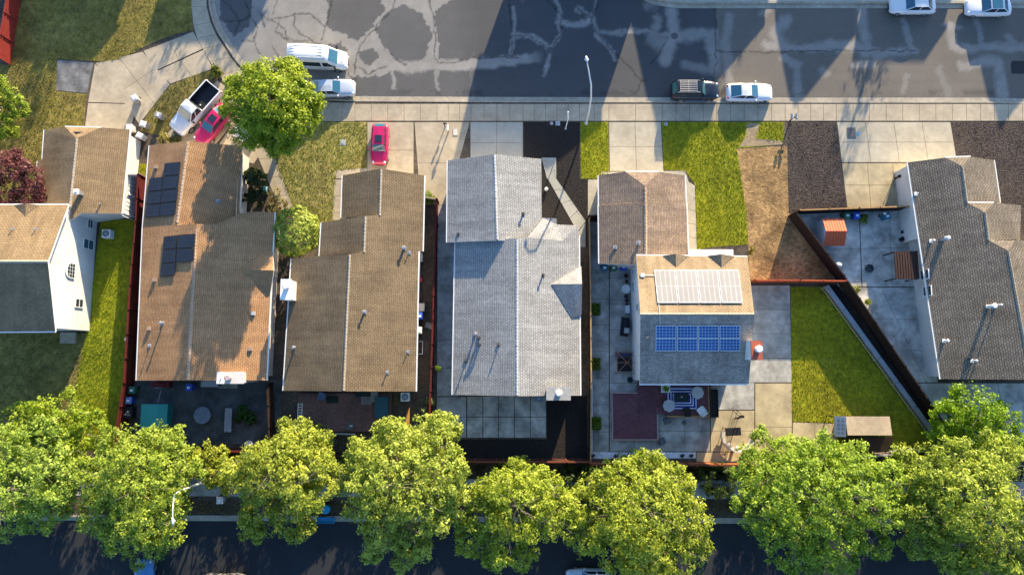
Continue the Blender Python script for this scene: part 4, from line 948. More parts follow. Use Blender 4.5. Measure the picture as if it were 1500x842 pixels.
# white van
v = thing('parked_van', 'white high-roofed van parked in the road above the silver sedan', 'van', (0,0,0))
prof = [(-2.95,.93,2.3),(-2.9,.98,2.42),(-2.0,1,2.5),(0,1,2.5),(.95,.99,2.45),(1.2,.98,2.33),(2.05,.95,1.35),(2.2,.94,1.27),(2.65,.86,1.08),(2.85,.76,.92),(2.95,.6,.8)]
secs = []
for x, k, zt in prof:
    h = 1.0*k; top_in = .84 if zt > 1.8 else .9
    secs.append((x, [(h*.92,.3),(h*.99,.45),(h,.85),(h*.985,min(1.25,zt-.15)),(h*top_in,zt-.1),(h*(top_in-.12),zt-.01),(h*.3,zt+.03)]))
loft(secs).build('body', paint('van white paint', (.68,.67,.65), .4, .3), v, smooth=True)
g = MB(); quad_on(g, [(2.03,-.72,1.4),(2.03,.72,1.4),(1.27,.66,2.25),(1.27,-.66,2.25)], .06, .04); g.build('windscreen', GLASSB, v)
for s in (-1,1):
    g = MB(); Q = [(-2.6,s*.985,1.35),(.45,s*.985,1.35),(.45,s*.9,2.02),(-2.6,s*.9,2.02)]; quad_on(g, Q if s < 0 else Q[::-1], .03, .03); g.build('side_window', GLASS, v); g = MB()
    Q = [(.6,s*.985,1.33),(1.75,s*.955,1.33),(1.15,s*.86,2.0),(.6,s*.9,2.02)]; quad_on(g, Q if s < 0 else Q[::-1], .08, .03); g.build('side_window', GLASS, v)
    b = MB(); b.box(1.75,1.9,min(s*1.0,s*1.25),max(s*1.0,s*1.25),1.2,1.55); b.build('mirror', BLACK, v)
    b = MB(); b.box(2.3,2.42,min(s*.25,s*.42),max(s*.25,s*.42),1.2,1.225); b.build('bonnet_vent', BLACK, v)
b = MB()
for y in np.linspace(-.6,.6,5): b.box(-2.6,.7,y-.02,y+.02,2.5,2.528)
b.build('roof_rib', MATS['van white paint'], v)
wheels(v, (-1.75,1.85), .88, .36); lamps(v, 2.7, -2.93, .66, .8, .95, 1.3)
b = MB(); b.box(2.9,2.98,-.45,.45,.5,.75); b.build('grille', BLACK, v)
place(v, gp(466,84,ZR,1.2), R(-3))
# white pickup, nose to the lower left
v = thing('pickup_truck', 'white pickup truck with an empty black bed, nose towards the garages', 'pickup', (0,0,0))
prof = [(-.3,.97,1.1),(-.25,1,1.1),(1.0,1,1.1),(1.35,.99,1.08),(2.2,.95,1.0),(2.5,.88,.93),(2.65,.76,.85),(2.72,.6,.75)]
secs = []
for x, k, zt in prof:
    h = .95*k; secs.append((x, [(h*.92,.38),(h*.99,.5),(h,.75),(h*.985,zt-.1),(h*.92,zt-.01),(h*.5,zt+.03),(h*.2,zt+.04)]))
loft(secs).build('body', WHITEP, v, smooth=True)
b = MB(); b.box(-2.7,-.3,-.95,-.82,.42,1.12); b.box(-2.7,-.3,.82,.95,.42,1.12); b.box(-2.78,-2.701,-.93,.93,.45,1.1); b.box(-2.69,-.302,-.815,.815,.5,.6); b.build('bed', WHITEP, v, bevel=.02)
b = MB(); b.box(-2.68,-.31,-.812,.812,.602,.64); b.box(-2.68,-.31,-.815,-.785,.64,1.09); b.box(-2.68,-.31,.785,.815,.64,1.09); b.box(-.345,-.31,-.78,.78,.64,1.09); b.build('bed_liner', BLACK, v)
b = MB(); b.obox((-.6,.1,.645), .12,.12,.06); b.build('loose_cap', WHITE, v)
vs = [(1.3,.8,1.1),(1.3,-.8,1.1),(.55,.68,1.75),(.55,-.68,1.75),(-.75+.55,.68,1.75),(-.2,-.68,1.75),(-.28,.82,1.1),(-.28,-.82,1.1)]
cab = MB(); cab.add(vs+[(.15,0,1.8)], [(0,1,3,2),(4,5,7,6),(2,3,8),(3,5,8),(5,4,8),(4,2,8),(0,2,4,6),(7,5,3,1)]); cb = cab.build('cabin', WHITEP, v)
g = MB(); quad_on(g, [vs[1],vs[0],vs[2],vs[3]], .08, .025); g.build('windscreen', GLASSB, cb)
g = MB(); quad_on(g, [vs[4],vs[6],vs[7],vs[5]], .2, .025); g.build('rear_window', GLASS, cb)
for s in (0,1):
    f0, f1, r1, r0 = [Vector(vs[i+s]) for i in (0,2,4,6)]; m0, m1 = (f0+r0)/2, (f1+r1)/2; g = MB()
    for Q in ([f0,f1,m1,m0],[m0,m1,r1,r0]):
        if newell(Q).y*(1 if s == 0 else -1) < 0: Q = Q[::-1]
        g = MB(); quad_on(g, Q, .16, .02); g.build('side_window', GLASS, cb)
    b = MB(); sy = 1 if s == 0 else -1; b.ell((1.05, sy*1.05, 1.2), .1,.15,.11); b.build('mirror', BLACK, v, smooth=True)
wheels(v, (-1.75,1.75), .82, .38, .25); lamps(v, 2.5, -2.75, .68, .86, .86, .9)
b = MB(); b.box(2.66,2.78,-.7,.7,.45,.62); b.build('bumper', CHROME, v)
place(v, gp(286,160,.016,.8), R(-129)).scale = (1.1,1.1,1.1)
# ================================================================ TREES AND PLANTS
LEAF = attr_mat('leaves', .45, .45)
BARK = M('pale bark', (.24,.2,.15), .9, .3, 4, .02, 10)
BARKD = M('dark bark', (.09,.065,.05), .9, .3, 4, .02, 10)
def crown_np(lobes, c1, c2, clump=.37, lsize=.125, per=13, dens=1.6, squash=.85, under=-.45, shell=0., gaps=.36):
    """many small leaf faces in clumps spread over and inside the lobes"""
    Vs, Cs = [], []
    for (cx, cy, cz, r) in lobes:
        n = int(dens*4*np.pi*r*r*.75/(clump*2)**2)+6
        d = rng.normal(0,1,(n*2,3)); d /= np.linalg.norm(d,axis=1)[:,None]; d = d[d[:,2] > under][:n]; n = len(d)
        rad = r*(.38+.5*shell+(.66-.5*shell)*rng.random(n)**.55)*(.82+.36*vnoise(d[:,0]*3+cx, d[:,1]*3+d[:,2]*2+cy, 1.2, 77))
        cen = np.array([cx,cy,cz])+d*rad[:,None]*np.array([1,1,squash])
        gap = vnoise(cen[:,0]+50, cen[:,1]+50, .8, 91) > gaps; cen, d = cen[gap], d[gap]; n = len(d)
        tone = rng.random(n)+rng.normal(0,.16)
        k = rng.poisson(per, n); idx = np.repeat(np.arange(n), k); m = len(idx)
        off = rng.normal(0,1,(m,3)); off /= np.linalg.norm(off,axis=1)[:,None]; off *= (clump*rng.random(m)**.5)[:,None]; off[:,2] *= .6
        p = cen[idx]+off
        nm = d[idx]*.7+off/clump*.6+np.array([0,0,.55])+rng.normal(0,.45,(m,3)); nm /= np.linalg.norm(nm,axis=1)[:,None]
        t = np.cross(nm, rng.normal(0,1,(m,3))); t /= np.linalg.norm(t,axis=1)[:,None]; bt = np.cross(nm,t)
        s = (lsize*(.6+.8*rng.random(m)))[:,None]
        q = np.stack([p-t*s, p-bt*s*.55, p+t*s, p+bt*s*.55],1)
        Vs.append(q.reshape(-1,3))
        mixv = np.clip(.65*tone[idx]+.35*rng.random(m)+.0,0,1)[:,None]
        c = (np.array(c1)*(1-mixv)+np.array(c2)*mixv)*rng.uniform(.75,1.2,(m,1)); Cs.append(np.repeat(c,4,0))
    V = np.concatenate(Vs); return V, np.arange(len(V)).reshape(-1,4), np.concatenate(Cs)
def tree(name, label, cat, base, lobes_px, c1, c2, group=None, trunk_r=.22, zj=.7, bark=None, twigs=True, **kw):
    shade_skirt = name == 'street_tree'  # unseen low foliage added to keep sun off the lower road
    tint = np.array((random.uniform(.94,1.14),random.uniform(.97,1.1),random.uniform(.7,1.2))); c1, c2 = np.array(c1)*tint, np.array(c2)*tint
    """lobes_px: (px, py, radius in px, z)"""
    lobes = []
    for (a, b_, rp, z) in lobes_px:
        p = P(a, b_, z); sc = FPX/((CAMH-z)/ (math.cos(TILT)))
        lobes.append((p.x, p.y, z+random.uniform(-zj,zj)*.5, rp/sc*.86))
    extra = []
    for l in lobes:
        for k in range(8):
            a = random.uniform(0,2*math.pi); rr = l[3]*random.uniform(.26,.42); dd = l[3]*random.uniform(.8,1.02)
            extra.append((l[0]+math.cos(a)*dd, l[1]+math.sin(a)*dd, l[2]+random.uniform(-.25,.45)*l[3], rr*random.choice((.6,.8,1.))))
    for l in lobes:
        if l[2] > 4.6: extra.append((l[0]*.7+lobes[0][0]*.3, l[1]*.7+lobes[0][1]*.3, 1.7, 1.5)) if shade_skirt else None; extra.append((l[0]*.85+lobes[0][0]*.15, l[1]*.85+lobes[0][1]*.15, l[2]-l[3]*.95, l[3]*.8))
    base = Vector(base); root = thing(name, label, cat, base, group)
    V, F, C = crown_np(lobes+extra, c1, c2, **kw)
    np_mesh('crown', V, F, LEAF, root, col=C)
    top = max(l[2] for l in lobes); b = MB()
    cen = Vector((sum(l[0] for l in lobes)/len(lobes), sum(l[1] for l in lobes)/len(lobes), top*.62))
    fork = base*.55+cen*.45; fork.z = max(.5, top*.42)
    b.tube([base-Vector((0,0,.1)), base+Vector((0,0,.15)), base.lerp(fork,.5)+Vector((.05,.04,0)), fork], [trunk_r*1.35, trunk_r, trunk_r*.8, trunk_r*.66], 9)
    b.build('trunk', bark or BARK, root)
    b = MB()
    for l in lobes:
        e = Vector(l[:3])+Vector((0,0,l[3]*.3)); mid = fork.lerp(e,.5)+Vector((random.uniform(-.3,.3),random.uniform(-.3,.3),.25))
        b.tube([fork-Vector((0,0,.2)), mid, e], [trunk_r*.45, trunk_r*.28, trunk_r*.1], 6)
        if twigs:
            for k in range(12):
                dd = Vector((random.gauss(0,1),random.gauss(0,1),random.uniform(-.1,1))).normalized()*l[3]*random.uniform(.8,1.06)
                s0 = mid.lerp(e, random.uniform(.4,1)); s1 = Vector(l[:3])+dd; mm = s0.lerp(s1,.5)+Vector((0,0,.15))
                b.tube([s0,mm,s1], [trunk_r*.13,trunk_r*.09,.012], 4)
    b.build('limb', bark or BARK, root)
    return root
Y1, Y2 = (.13,.195,.016), (.46,.53,.085)
G_S = 'street trees along the lower road'
tree('street_tree', 'big yellow green street tree at the bottom left corner, cut by the left edge', 'tree', P(40,712,0), [(15,660,48,5.2),(60,655,45,6),(25,715,52,6.5),(75,695,42,6.5),(15,755,38,5),(70,745,35,5.5),(-25,690,60,6)], Y1, Y2, G_S)
tree('garden_tree', 'greener leafy tree behind the white house garden at the left', 'tree', P(95,628,0), [(95,612,42,4),(60,628,40,3.6),(130,632,34,3.8),(100,650,36,4.2),(25,628,36,3.2)], (.11,.19,.01), (.33,.4,.04), None, .16)
tree('street_tree', 'large yellow green street tree beside the curved lower street lamp', 'tree', P(215,712,0), [(190,668,48,6),(232,655,38,5.5),(165,700,48,6.5),(215,712,58,7.6),(158,745,42,5.5),(228,760,44,6),(190,775,42,5.5),(215,805,28,4.5),(262,690,36,5.5),(250,780,22,4.8),(120,700,30,5.2)], Y1, Y2, G_S)
tree('small_tree', 'small sparse green tree by the rear fence of the dark patio', 'tree', P(300,686,0), [(300,668,20,3.6),(285,684,18,3.2),(318,690,22,3.4),(322,665,14,3.2),(345,705,20,3.6)], (.13,.2,.012), (.38,.42,.04), None, .1, dens=1.4)
tree('street_tree', 'yellow green street tree with bare twigs left of the blue round lid', 'tree', P(425,715,0), [(430,640,30,5),(452,660,36,5.8),(400,685,48,6.6),(450,705,46,6.8),(372,700,38,6),(385,752,34,5),(428,755,34,5.2),(447,738,22,5.2),(372,775,18,4),(345,690,24,5)], Y1, Y2, G_S)
tree('street_tree', 'largest round street tree in front of the pale grey roofed house', 'tree', P(585,708,0), [(580,655,46,6.6),(632,645,38,6),(545,672,38,6.2),(640,690,46,7),(570,708,60,8.2),(620,735,48,7),(534,738,34,5.8),(568,775,38,5.2),(605,780,36,5),(590,822,18,4),(545,800,22,4.2),(655,625,22,5),(500,695,24,5.2),(670,735,30,5.4)], Y1, Y2, G_S)
tree('street_tree', 'lower spreading street tree right of the largest round one', 'tree', P(765,722,0), [(760,700,28,5.4),(722,718,30,5.6),(800,715,30,5.6),(755,738,50,6.8),(705,752,34,5.5),(810,755,40,6),(690,788,26,4.6),(740,785,36,5.2),(835,745,26,5.2),(765,815,20,4),(725,815,18,4)], Y1, Y2, G_S)
tree('street_tree', 'tall street tree in front of the plum deck with a pale blue car below it', 'tree', P(940,720,0), [(945,690,30,6),(915,705,34,6.2),(980,710,34,6.2),(945,745,62,8.2),(890,752,40,6),(1005,765,42,6.2),(895,800,38,5.4),(945,812,46,6),(1000,810,42,5.4),(965,845,36,4.8),(858,790,28,5),(870,715,24,5)], Y1, Y2, G_S)
tree('street_tree', 'wide street tree below the small tan roofed shed', 'tree', P(1195,716,0), [(1200,670,34,6),(1155,672,36,6),(1120,695,40,6.2),(1250,680,36,6),(1185,725,62,8.2),(1250,725,48,7),(1115,745,42,6),(1150,790,42,5.6),(1215,795,46,5.8),(1285,745,38,5.8),(1275,790,26,5),(1180,830,28,4.8),(1118,645,18,4.4),(1300,700,26,5.4),(1235,825,22,4.5)], (.12,.195,.016), (.43,.52,.08), G_S)
tree('street_tree', 'wide street tree at the bottom right corner', 'tree', P(1425,718,0), [(1400,680,42,6),(1455,672,42,6.2),(1365,705,36,6),(1430,730,60,8),(1490,715,48,7),(1360,755,40,5.8),(1400,795,46,5.6),(1465,790,46,6),(1510,760,40,6),(1345,795,24,4.8),(1430,830,32,4.8),(1490,830,30,5),(1335,680,18,5)], (.12,.195,.016), (.43,.52,.08), G_S)
tree('garden_tree', 'dense bright green round tree behind the house at the right edge', 'tree', P(1428,610,0), [(1425,605,46,4.2),(1395,615,32,3.8),(1462,622,34,3.8),(1420,640,40,3.6),(1475,648,28,3.2),(1375,640,18,3)], (.11,.2,.01), (.34,.47,.03), None, .2, dens=2.0)
tree('garden_tree', 'large lively green tree by the kerb beside the white van', 'tree', P(421,186,0), [(397,118,36,6.6),(365,125,32,6),(432,125,32,6),(398,152,46,8.0),(400,148,38,9.4),(378,138,28,8.8),(422,134,28,8.6),(380,170,30,8.4),(420,172,30,8.2),(352,155,30,5.8),(442,152,30,6),(365,190,34,5.8),(405,197,34,6),(435,185,32,6),(345,130,20,5.2),(425,100,18,5.4),(452,165,18,5.2),(398,215,16,5)], (.11,.2,.011), (.38,.46,.045), None, .34, dens=2.0, gaps=.22)
tree('garden_tree', 'bright green tree cut by the left edge above the plum tree', 'tree', P(2,160,0), [(5,145,28,3.4),(-15,165,36,3.6),(20,158,20,3),(5,180,26,3.2),(-10,125,22,3)], (.11,.2,.01), (.34,.42,.035), None, .12)
tree('plum_tree', 'dark pink purple leaved tree beside the garage of the white house', 'tree', P(25,255,0), [(15,250,30,3.6),(48,262,26,3.8),(5,280,34,3.4),(40,285,24,3.2),(66,268,12,2.8),(22,232,14,3),(-20,265,34,3.6),(62,288,12,2.8)], (.07,.022,.03), (.26,.11,.12), None, .14, bark=BARKD)
# shade trees across the street (they throw the soft shadows on the road)
def north_tree(px, py, z, r, squash, label, dens=2.2):
    c = caster(px, py, z, -.1); b0 = Vector((c.x,c.y,0)); root = thing('shade_tree', label, 'tree', b0, 'trees across the street')
    V, F, C = crown_np([(c.x,c.y,z,r)], (.05,.09,.01), (.12,.15,.02), squash=squash, dens=dens, clump=.6, under=-.9)
    np_mesh('crown', V, F, LEAF, root, col=C); b = MB(); b.tube([b0, b0+Vector((0,0,z*.5)), c], [.25,.2,.1], 8); b.build('trunk', BARKD, root)
north_tree(1024, 150, 5.6, 2.2, 1.0, 'dense tree across the street opposite the black suv', 3.0)
north_tree(1270, 118, 5.2, 2.5, 1.1, 'loose tree across the street opposite the wide driveway', 1.5)
north_tree(1238, 215, 7.2, 1.7, 1.5, 'tall narrow tree across the street opposite the bark mulch', 1.5)
north_tree(258, 78, 5.0, 2.3, .9, 'loose tree at the head of the curved driveway', 1.2)
north_tree(50, 132, 5.0, 2.4, .9, 'dense tree beyond the top left lawn', 3.0)
north_tree(1100, 20, 5.2, 1.1, 1.4, 'slim tree across the street opposite the white coupe', 1.6)
north_tree(350, 20, 5.2, 2.7, 1.1, 'tree at the left of the turning circle', 3.0)
def shrub(label, px, py, z, rp, c1, c2, cat='shrub', name='shrub', h=1., group=None, lobes=None, **kw):
    root = thing(name, label, cat, P(px,py,0), group); p = P(px,py,z); sc = FPX/((CAMH-z)/CT)
    L = [(p.x,p.y,z,rp/sc)] if not lobes else [(*P(a,b_,zz)[:2],zz,r_/sc) for a,b_,r_,zz in lobes]
    V, F, C = crown_np(L, c1, c2, squash=h, **kw); V[:,2] = np.maximum(V[:,2], .02); np_mesh('foliage', V, F, LEAF, root, col=C)
    b = MB(); q = P(px,py,0); b.tube([q, Vector((p.x,p.y,z))], [.08,.03], 6); b.build('stem', BARKD, root); return root
shrub('round pale yellow green bush between two low roofs', 433, 339, 1.5, 34, (.13,.19,.018), (.46,.52,.09), 'bush', 'round_bush', .85, clump=.25, lsize=.12, per=13, dens=2.6, under=-.2, shell=1., gaps=0.)
shrub('dark spiky shrub by the walkway corner', 376, 268, 1.2, 17, (.02,.035,.01), (.06,.08,.02), lobes=[(374,262,15,1.3),(368,285,13,1.),(382,290,10,.8),(366,258,8,.9)], clump=.35, lsize=.26, per=8, dens=1.5)
shrub('dry yellow shrub between the walkway and the round bush', 404, 292, .5, 14, (.14,.12,.03), (.3,.25,.09), lobes=[(402,285,10,.5),(412,298,9,.4),(398,300,8,.5),(406,310,8,.4)], clump=.3, lsize=.12, per=8, dens=1.2)
shrub('small bright green bush beside the stepped taupe roof', 628, 290, .7, 9, (.08,.13,.01), (.2,.26,.02), h=1.3, clump=.25, lsize=.12)
shrub('yellow flowering bush in front of the magenta red sedan', 239, 205, .5, 9, (.2,.17,.03), (.5,.42,.12), 'bush', clump=.22, lsize=.11)
shrub('low green plant in front of the white pickup', 258, 204, .35, 7, (.07,.08,.02), (.2,.2,.06), 'plant', clump=.2, lsize=.1)
shrub('leafy green weeds beside the sidewalk above the pickup', 322, 110, .4, 9, (.07,.11,.01), (.2,.21,.02), 'plant', lobes=[(318,108,7,.4),(328,114,7,.4),(314,100,5,.3)], clump=.22, lsize=.12)
shrub('yellow green plant behind the dark red fence', 629, 590, .8, 7, (.1,.12,.02), (.28,.3,.1), 'plant', lobes=[(630,588,6,.9),(622,604,8,.9),(627,612,6,.6)], clump=.2, lsize=.12)
shrub('tiny weed growing on the dark red fence line', 642, 540, 1.6, 4, (.08,.14,.01), (.2,.28,.02), 'plant', clump=.15, lsize=.09)
shrub('small golden shrub at the corner of the dry ground', 1098, 366, .5, 6, (.14,.14,.02), (.35,.3,.06), clump=.2, lsize=.1)
shrub('green plant in the dark patio beside the bench', 362, 608, .7, 11, (.015,.05,.008), (.05,.11,.015), 'plant', lobes=[(356,602,8,.7),(366,612,9,.6),(350,612,6,.5)], clump=.25, lsize=.14)
shrub('green plant next to the blue bin in the grey yard', 1265, 320, .5, 6, (.08,.13,.01), (.2,.26,.02), 'plant', clump=.2, lsize=.11)
shrub('bright weed at the sunny corner of the grey yard', 1256, 425, .4, 5, (.12,.15,.01), (.32,.32,.03), 'plant', lobes=[(1254,424,5,.4),(1271,443,4,.4)], clump=.2, lsize=.1)
for a, b_, lab in ((497,690,'dark shrub added as sun blocker behind the rear fence, above the blue round lidded barrel'),(660,704,'dark shrub added as sun blocker behind the rear fence, between the largest street tree and the lower one'),(845,706,'dark shrub added as sun blocker behind the rear fence at the corner of the black mulch yard'),(345,692,'dark shrub added as sun blocker behind the rear fence, below the dark patio with the round table'),(1050,704,'dark shrub added as sun blocker behind the rear fence below the curved swing seat')):
    shrub(lab, a, b_, 1.3, 26, (.03,.055,.01), (.09,.12,.02), clump=.35, lsize=.15, dens=1.6, under=-1., h=1.1, group='sun blocking shrubs added behind the rear fences')  # added in the tree gaps to block sun from the lower road
for a, b_, lab in ((871,453,'square clipped green shrub in the side patio, nearest the bins'), (871,533,'square clipped green shrub in the side patio, middle one'), (872,620,'square clipped green shrub in the side patio, beside the plum deck')):
    root = thing('clipped_shrub', lab, 'shrub', P(a,b_,0), 'clipped shrubs along the side patio'); p = P(a,b_,.45)
    n = 900; q = rng.uniform(-1,1,(n,3)); k = rng.integers(0,3,n); q[np.arange(n),k] = np.sign(q[np.arange(n),k]); q = q*np.array([.5,.55,.42])+np.array(p)
    nm = rng.normal(0,1,(n,3))+np.array([0,0,.8]); nm /= np.linalg.norm(nm,axis=1)[:,None]; t = np.cross(nm,rng.normal(0,1,(n,3))); t /= np.linalg.norm(t,axis=1)[:,None]; bt = np.cross(nm,t)
    V = np.stack([q-t*.09,q-bt*.06,q+t*.09,q+bt*.06],1).reshape(-1,3); C = np.repeat(np.array((.12,.17,.015))*rng.uniform(.6,1.8,(n,1)),4,0)
    np_mesh('foliage', V, np.arange(4*n).reshape(n,4), LEAF, root, col=C); b = MB(); b.obox((p.x,p.y,.02), .95,1.05,.8); b.build('core', M('shrub core', (.04,.06,.01), .95, .3, 6), root)
# ground cover behind the rear fences
vs, cs = [], []
w = [(-60,668),(180,672),(640,682),(860,684),(1085,686),(1240,684),(1380,668),(1560,668),(1560,700),(-60,694)]
wp = px2(w); X = [p[0] for p in wp]; Y = [p[1] for p in wp]; n = 26000
x = rng.uniform(min(X),max(X),n); y = rng.uniform(min(Y),max(Y),n); k = pip(x,y,wp)&(vnoise(x,y,.6,5) > .38); x, y = x[k], y[k]; n = len(x)
q = np.stack([x,y,rng.uniform(.05,.6,n)],1); nm = rng.normal(0,.6,(n,3))+np.array([0,.2,.8]); nm /= np.linalg.norm(nm,axis=1)[:,None]; t = np.cross(nm,rng.normal(0,1,(n,3))); t /= np.linalg.norm(t,axis=1)[:,None]; bt = np.cross(nm,t)
V = np.stack([q-t*.12,q-bt*.08,q+t*.12,q+bt*.08],1).reshape(-1,3)
C = np.where(rng.random((n,1)) < .35, np.array([[.10,.045,.025]]), np.array([[.03,.05,.012]]))*rng.uniform(.5,1.5,(n,1))
tag(np_mesh('ground_cover', V, np.arange(4*n).reshape(n,4), LEAF, col=np.repeat(C,4,0)), 'dark ivy ground cover behind the rear fences', 'ground cover', kind='stuff')
n = 9000; wp = px2([(-60,734),(1560,738),(1560,752),(-60,748)]); X = [p[0] for p in wp]; Y = [p[1] for p in wp]
x = rng.uniform(min(X),max(X),n); y = rng.uniform(min(Y),max(Y),n); a = rng.uniform(0,6.28,n); s = .06+.08*rng.random(n); z = rng.uniform(.02,.06,n)
V = np.stack([np.stack([x-np.cos(a)*s,y-np.sin(a)*s,z],1),np.stack([x+np.sin(a)*s*.6,y-np.cos(a)*s*.6,z+.02],1),np.stack([x+np.cos(a)*s,y+np.sin(a)*s,z],1)],1).reshape(-1,3)
tag(np_mesh('fallen_leaves', V, np.arange(3*n).reshape(n,3), LEAF, col=np.repeat(np.array([[.16,.11,.03]])*rng.uniform(.4,1.6,(n,1)),3,0)), 'fallen brown leaves on the strip between sidewalk and lower kerb', 'leaves', kind='stuff')
# ================================================================ STREET AND YARD OBJECTS
def col(c): return c
# --- curved street lamp on the upper sidewalk
WPOLE = M('pale galvanised pole', (.62,.62,.6), .45, .08, 5, metal=.2, big=0)
def lamp(base, pts, rads, headc, headdir, label):
    r = thing('street_lamp', label, 'street lamp', base)
    b = MB(); b.tube(pts, rads, 10); b.build('pole', WPOLE, r)
    b = MB(); b.cyl((base.x,base.y,0), .2, .25, 12, 0, .15); b.build('base', WPOLE, r)
    b = MB(); d = Vector(headdir).normalized(); a = math.atan2(d.y,d.x); c = Vector(headc)
    vs0 = MB(); vs0.ell((0,0,0), .32, .12, .09, 0, 14, 8)
    co, si = math.cos(a), math.sin(a); vs0.v = [(c.x+x*co-y*si, c.y+x*si+y*co, c.z+z) for x,y,z in vs0.v]
    hd = vs0.build('lamp_head', WPOLE, r, smooth=True)
    b = MB(); b.ell((c.x,c.y,c.z-.06), .2,.14,.1); b.build('lens', LENS, hd, smooth=True)
    return r
b0 = P(858.7,181,0); k = P(866,126,8.0); hd = P(859.5,90,8.8)
lamp(b0, [b0, b0.lerp(Vector((k.x,k.y,0)),.12)+Vector((0,0,3)), b0.lerp(Vector((k.x,k.y,0)),.5)+Vector((0,0,6.2)), k, k.lerp(hd,.55)+Vector((0,0,.12)), hd], [.11,.095,.08,.07,.055,.045], hd+Vector((0,.2,0)), hd-k, 'tall pale street lamp with a bent arm reaching over the upper road')
b0 = P(316,699,0); k = P(258,721,8.0); hd = P(253,763,8.7)
lamp(b0, [b0, b0+Vector((0,0,4)), Vector((b0.x,b0.y,7.2)), k.lerp(hd,.05)+Vector((0,0,.3)), k.lerp(hd,.5)+Vector((0,0,.3)), hd], [.11,.095,.08,.06,.05,.045], hd, hd-k, 'pale street lamp reaching over the dark lower road beside a street tree')
r = thing('sign_post', 'slim white bent post at the edge of the black mulch by the sidewalk', 'post', P(828.5,189,0)); q = P(828.5,189,0)
b = MB(); b.tube([q, q+Vector((.02,.05,1.4)), q+Vector((0.1,.3,2.0)), q+Vector((.02,.7,3.0))], .05, 8); b.build('post', WHITE, r)
b = MB(); b.obox((q.x,q.y,0), .2,.2,.06); b.build('base', GALV, r)
def cap_lid(px, py, label, rr=.18, sq=False):
    q = P(px,py,0); b = MB()
    b.cyl((q.x,q.y,-.05), rr, .1, 14); b.cyl((q.x,q.y,.05), rr*.7, .03, 14, 1)
    if sq: b.obox((q.x,q.y,-.05), rr*2.3, rr*2.3, .085, 0, 0)
    return tag(b.build('valve_cover', [M('pale valve rim', (.45,.45,.44), .7, .15, 6), M('grey valve lid', (.33,.33,.34), .7, .15, 8)], origin=(q.x,q.y,0)), label, 'valve cover', 'valve covers in the front gardens')
cap_lid(808,181,'small round pale valve cover in the black mulch, left of the square one'); cap_lid(817,181,'square edged pale valve cover in the black mulch', .2, True); cap_lid(975.5,182,'pale valve cover at the corner of the green lawn', .2)
cap_lid(502.5,209,'tan square cover in the patchy lawn left of the magenta hatchback', .27, True)
def ball(px, py, label):
    q = P(px,py,0); r = thing('garden_globe', label, 'garden lamp', q); b = MB(); b.ell((q.x,q.y,.24), .2,.2,.2); b.build('globe', WHITE, r, smooth=True); b = MB(); b.cyl((q.x,q.y,0), .1,.08,10); b.build('base', BLACK, r)
ball(800,278,'white ball in the mulch beside the pale concrete walkway')
def mailbox(px, py, label, color, rz, two=False):
    q = P(px,py,0); r = thing('mailbox', label, 'mailbox', q); b = MB(); b.obox((q.x,q.y,0), .1,.1,1.05,rz); b.obox((q.x,q.y,.85), .6 if two else .3,.1,.08,rz); b.build('post', TANW if not two else BROWNW, r)
    for s in ((-.22,.22) if two else (0,)):
        b = MB(); c = Vector((q.x+s*math.cos(rz), q.y+s*math.sin(rz), 1.06)); n = 8
        pr = [(-.11,0),(.11,0)]+[(.11*math.cos(math.pi*i/n), .13+.11*math.sin(math.pi*i/n)) for i in range(n+1)]
        vs = [(x, -.27, z) for x,z in pr]+[(x,.27,z) for x,z in pr]; m = len(pr)
        vs = [(c.x+x*math.cos(rz)-y*math.sin(rz), c.y+x*math.sin(rz)+y*math.cos(rz), c.z+z) for x,y,z in vs]
        b.add(vs, [tuple(range(m)), tuple(reversed(range(m,2*m)))]+[(i,m+i,m+(i+1)%m,(i+1)%m) for i in range(m)]); b.build('box', color, r)
    return r
mailbox(657,193,'white mailbox on a post beside the old driveway of the stepped taupe roof', WHITE, 0)
mailbox(1157,177,'grey pair of mailboxes on one post at the corner of the bark mulch', M('grey mailbox', (.3,.31,.32), .5,.1,5), 0, True)
b = MB(); q = P(652,186,0); b.cyl((q.x,q.y,0),.05,.9,8); b.ell((q.x,q.y,.95),.12,.12,.14); b.ell((q.x+.15,q.y+.1,.7),.1,.08,.12); tag(b.build('garden_ornament', BLACK, origin=q), 'black iron ornament on a stake behind the white mailbox', 'ornament')
b = MB(); q = P(667,194,0); b.obox((q.x,q.y,.0),.5,.75,.05); b.obox((q.x,q.y,.05),.4,.62,.012,0,1); tag(b.build('utility_cover', [CONCN, M('cream cover', (.55,.5,.42), .8,.1,5)], origin=q), 'cream rectangular utility cover beside the white mailbox', 'utility cover')
b = MB(); q = P(1247,195,0); b.obox((q.x,q.y,.0),.9,1.15,.05)
for i in range(6): b.obox((q.x,q.y-.45+i*.18,.05),.8,.13,.015,0,1)
tag(b.build('utility_vault', [M('vault frame', (.16,.16,.15), .7,.2,6), M('vault grate', (.13,.12,.11), .7,.3,8)], origin=q), 'dark grated utility vault lid set in the right-hand driveway', 'utility cover')
b = MB(); q = P(1257,196,0); b.obox((q.x,q.y,.02),.3,.45,.012); tag(b.build('painted_mark', M('blue marking paint', (.12,.3,.4), .7,.3,9), origin=q), 'pale blue painted mark on the concrete beside the vault lid', 'mark')
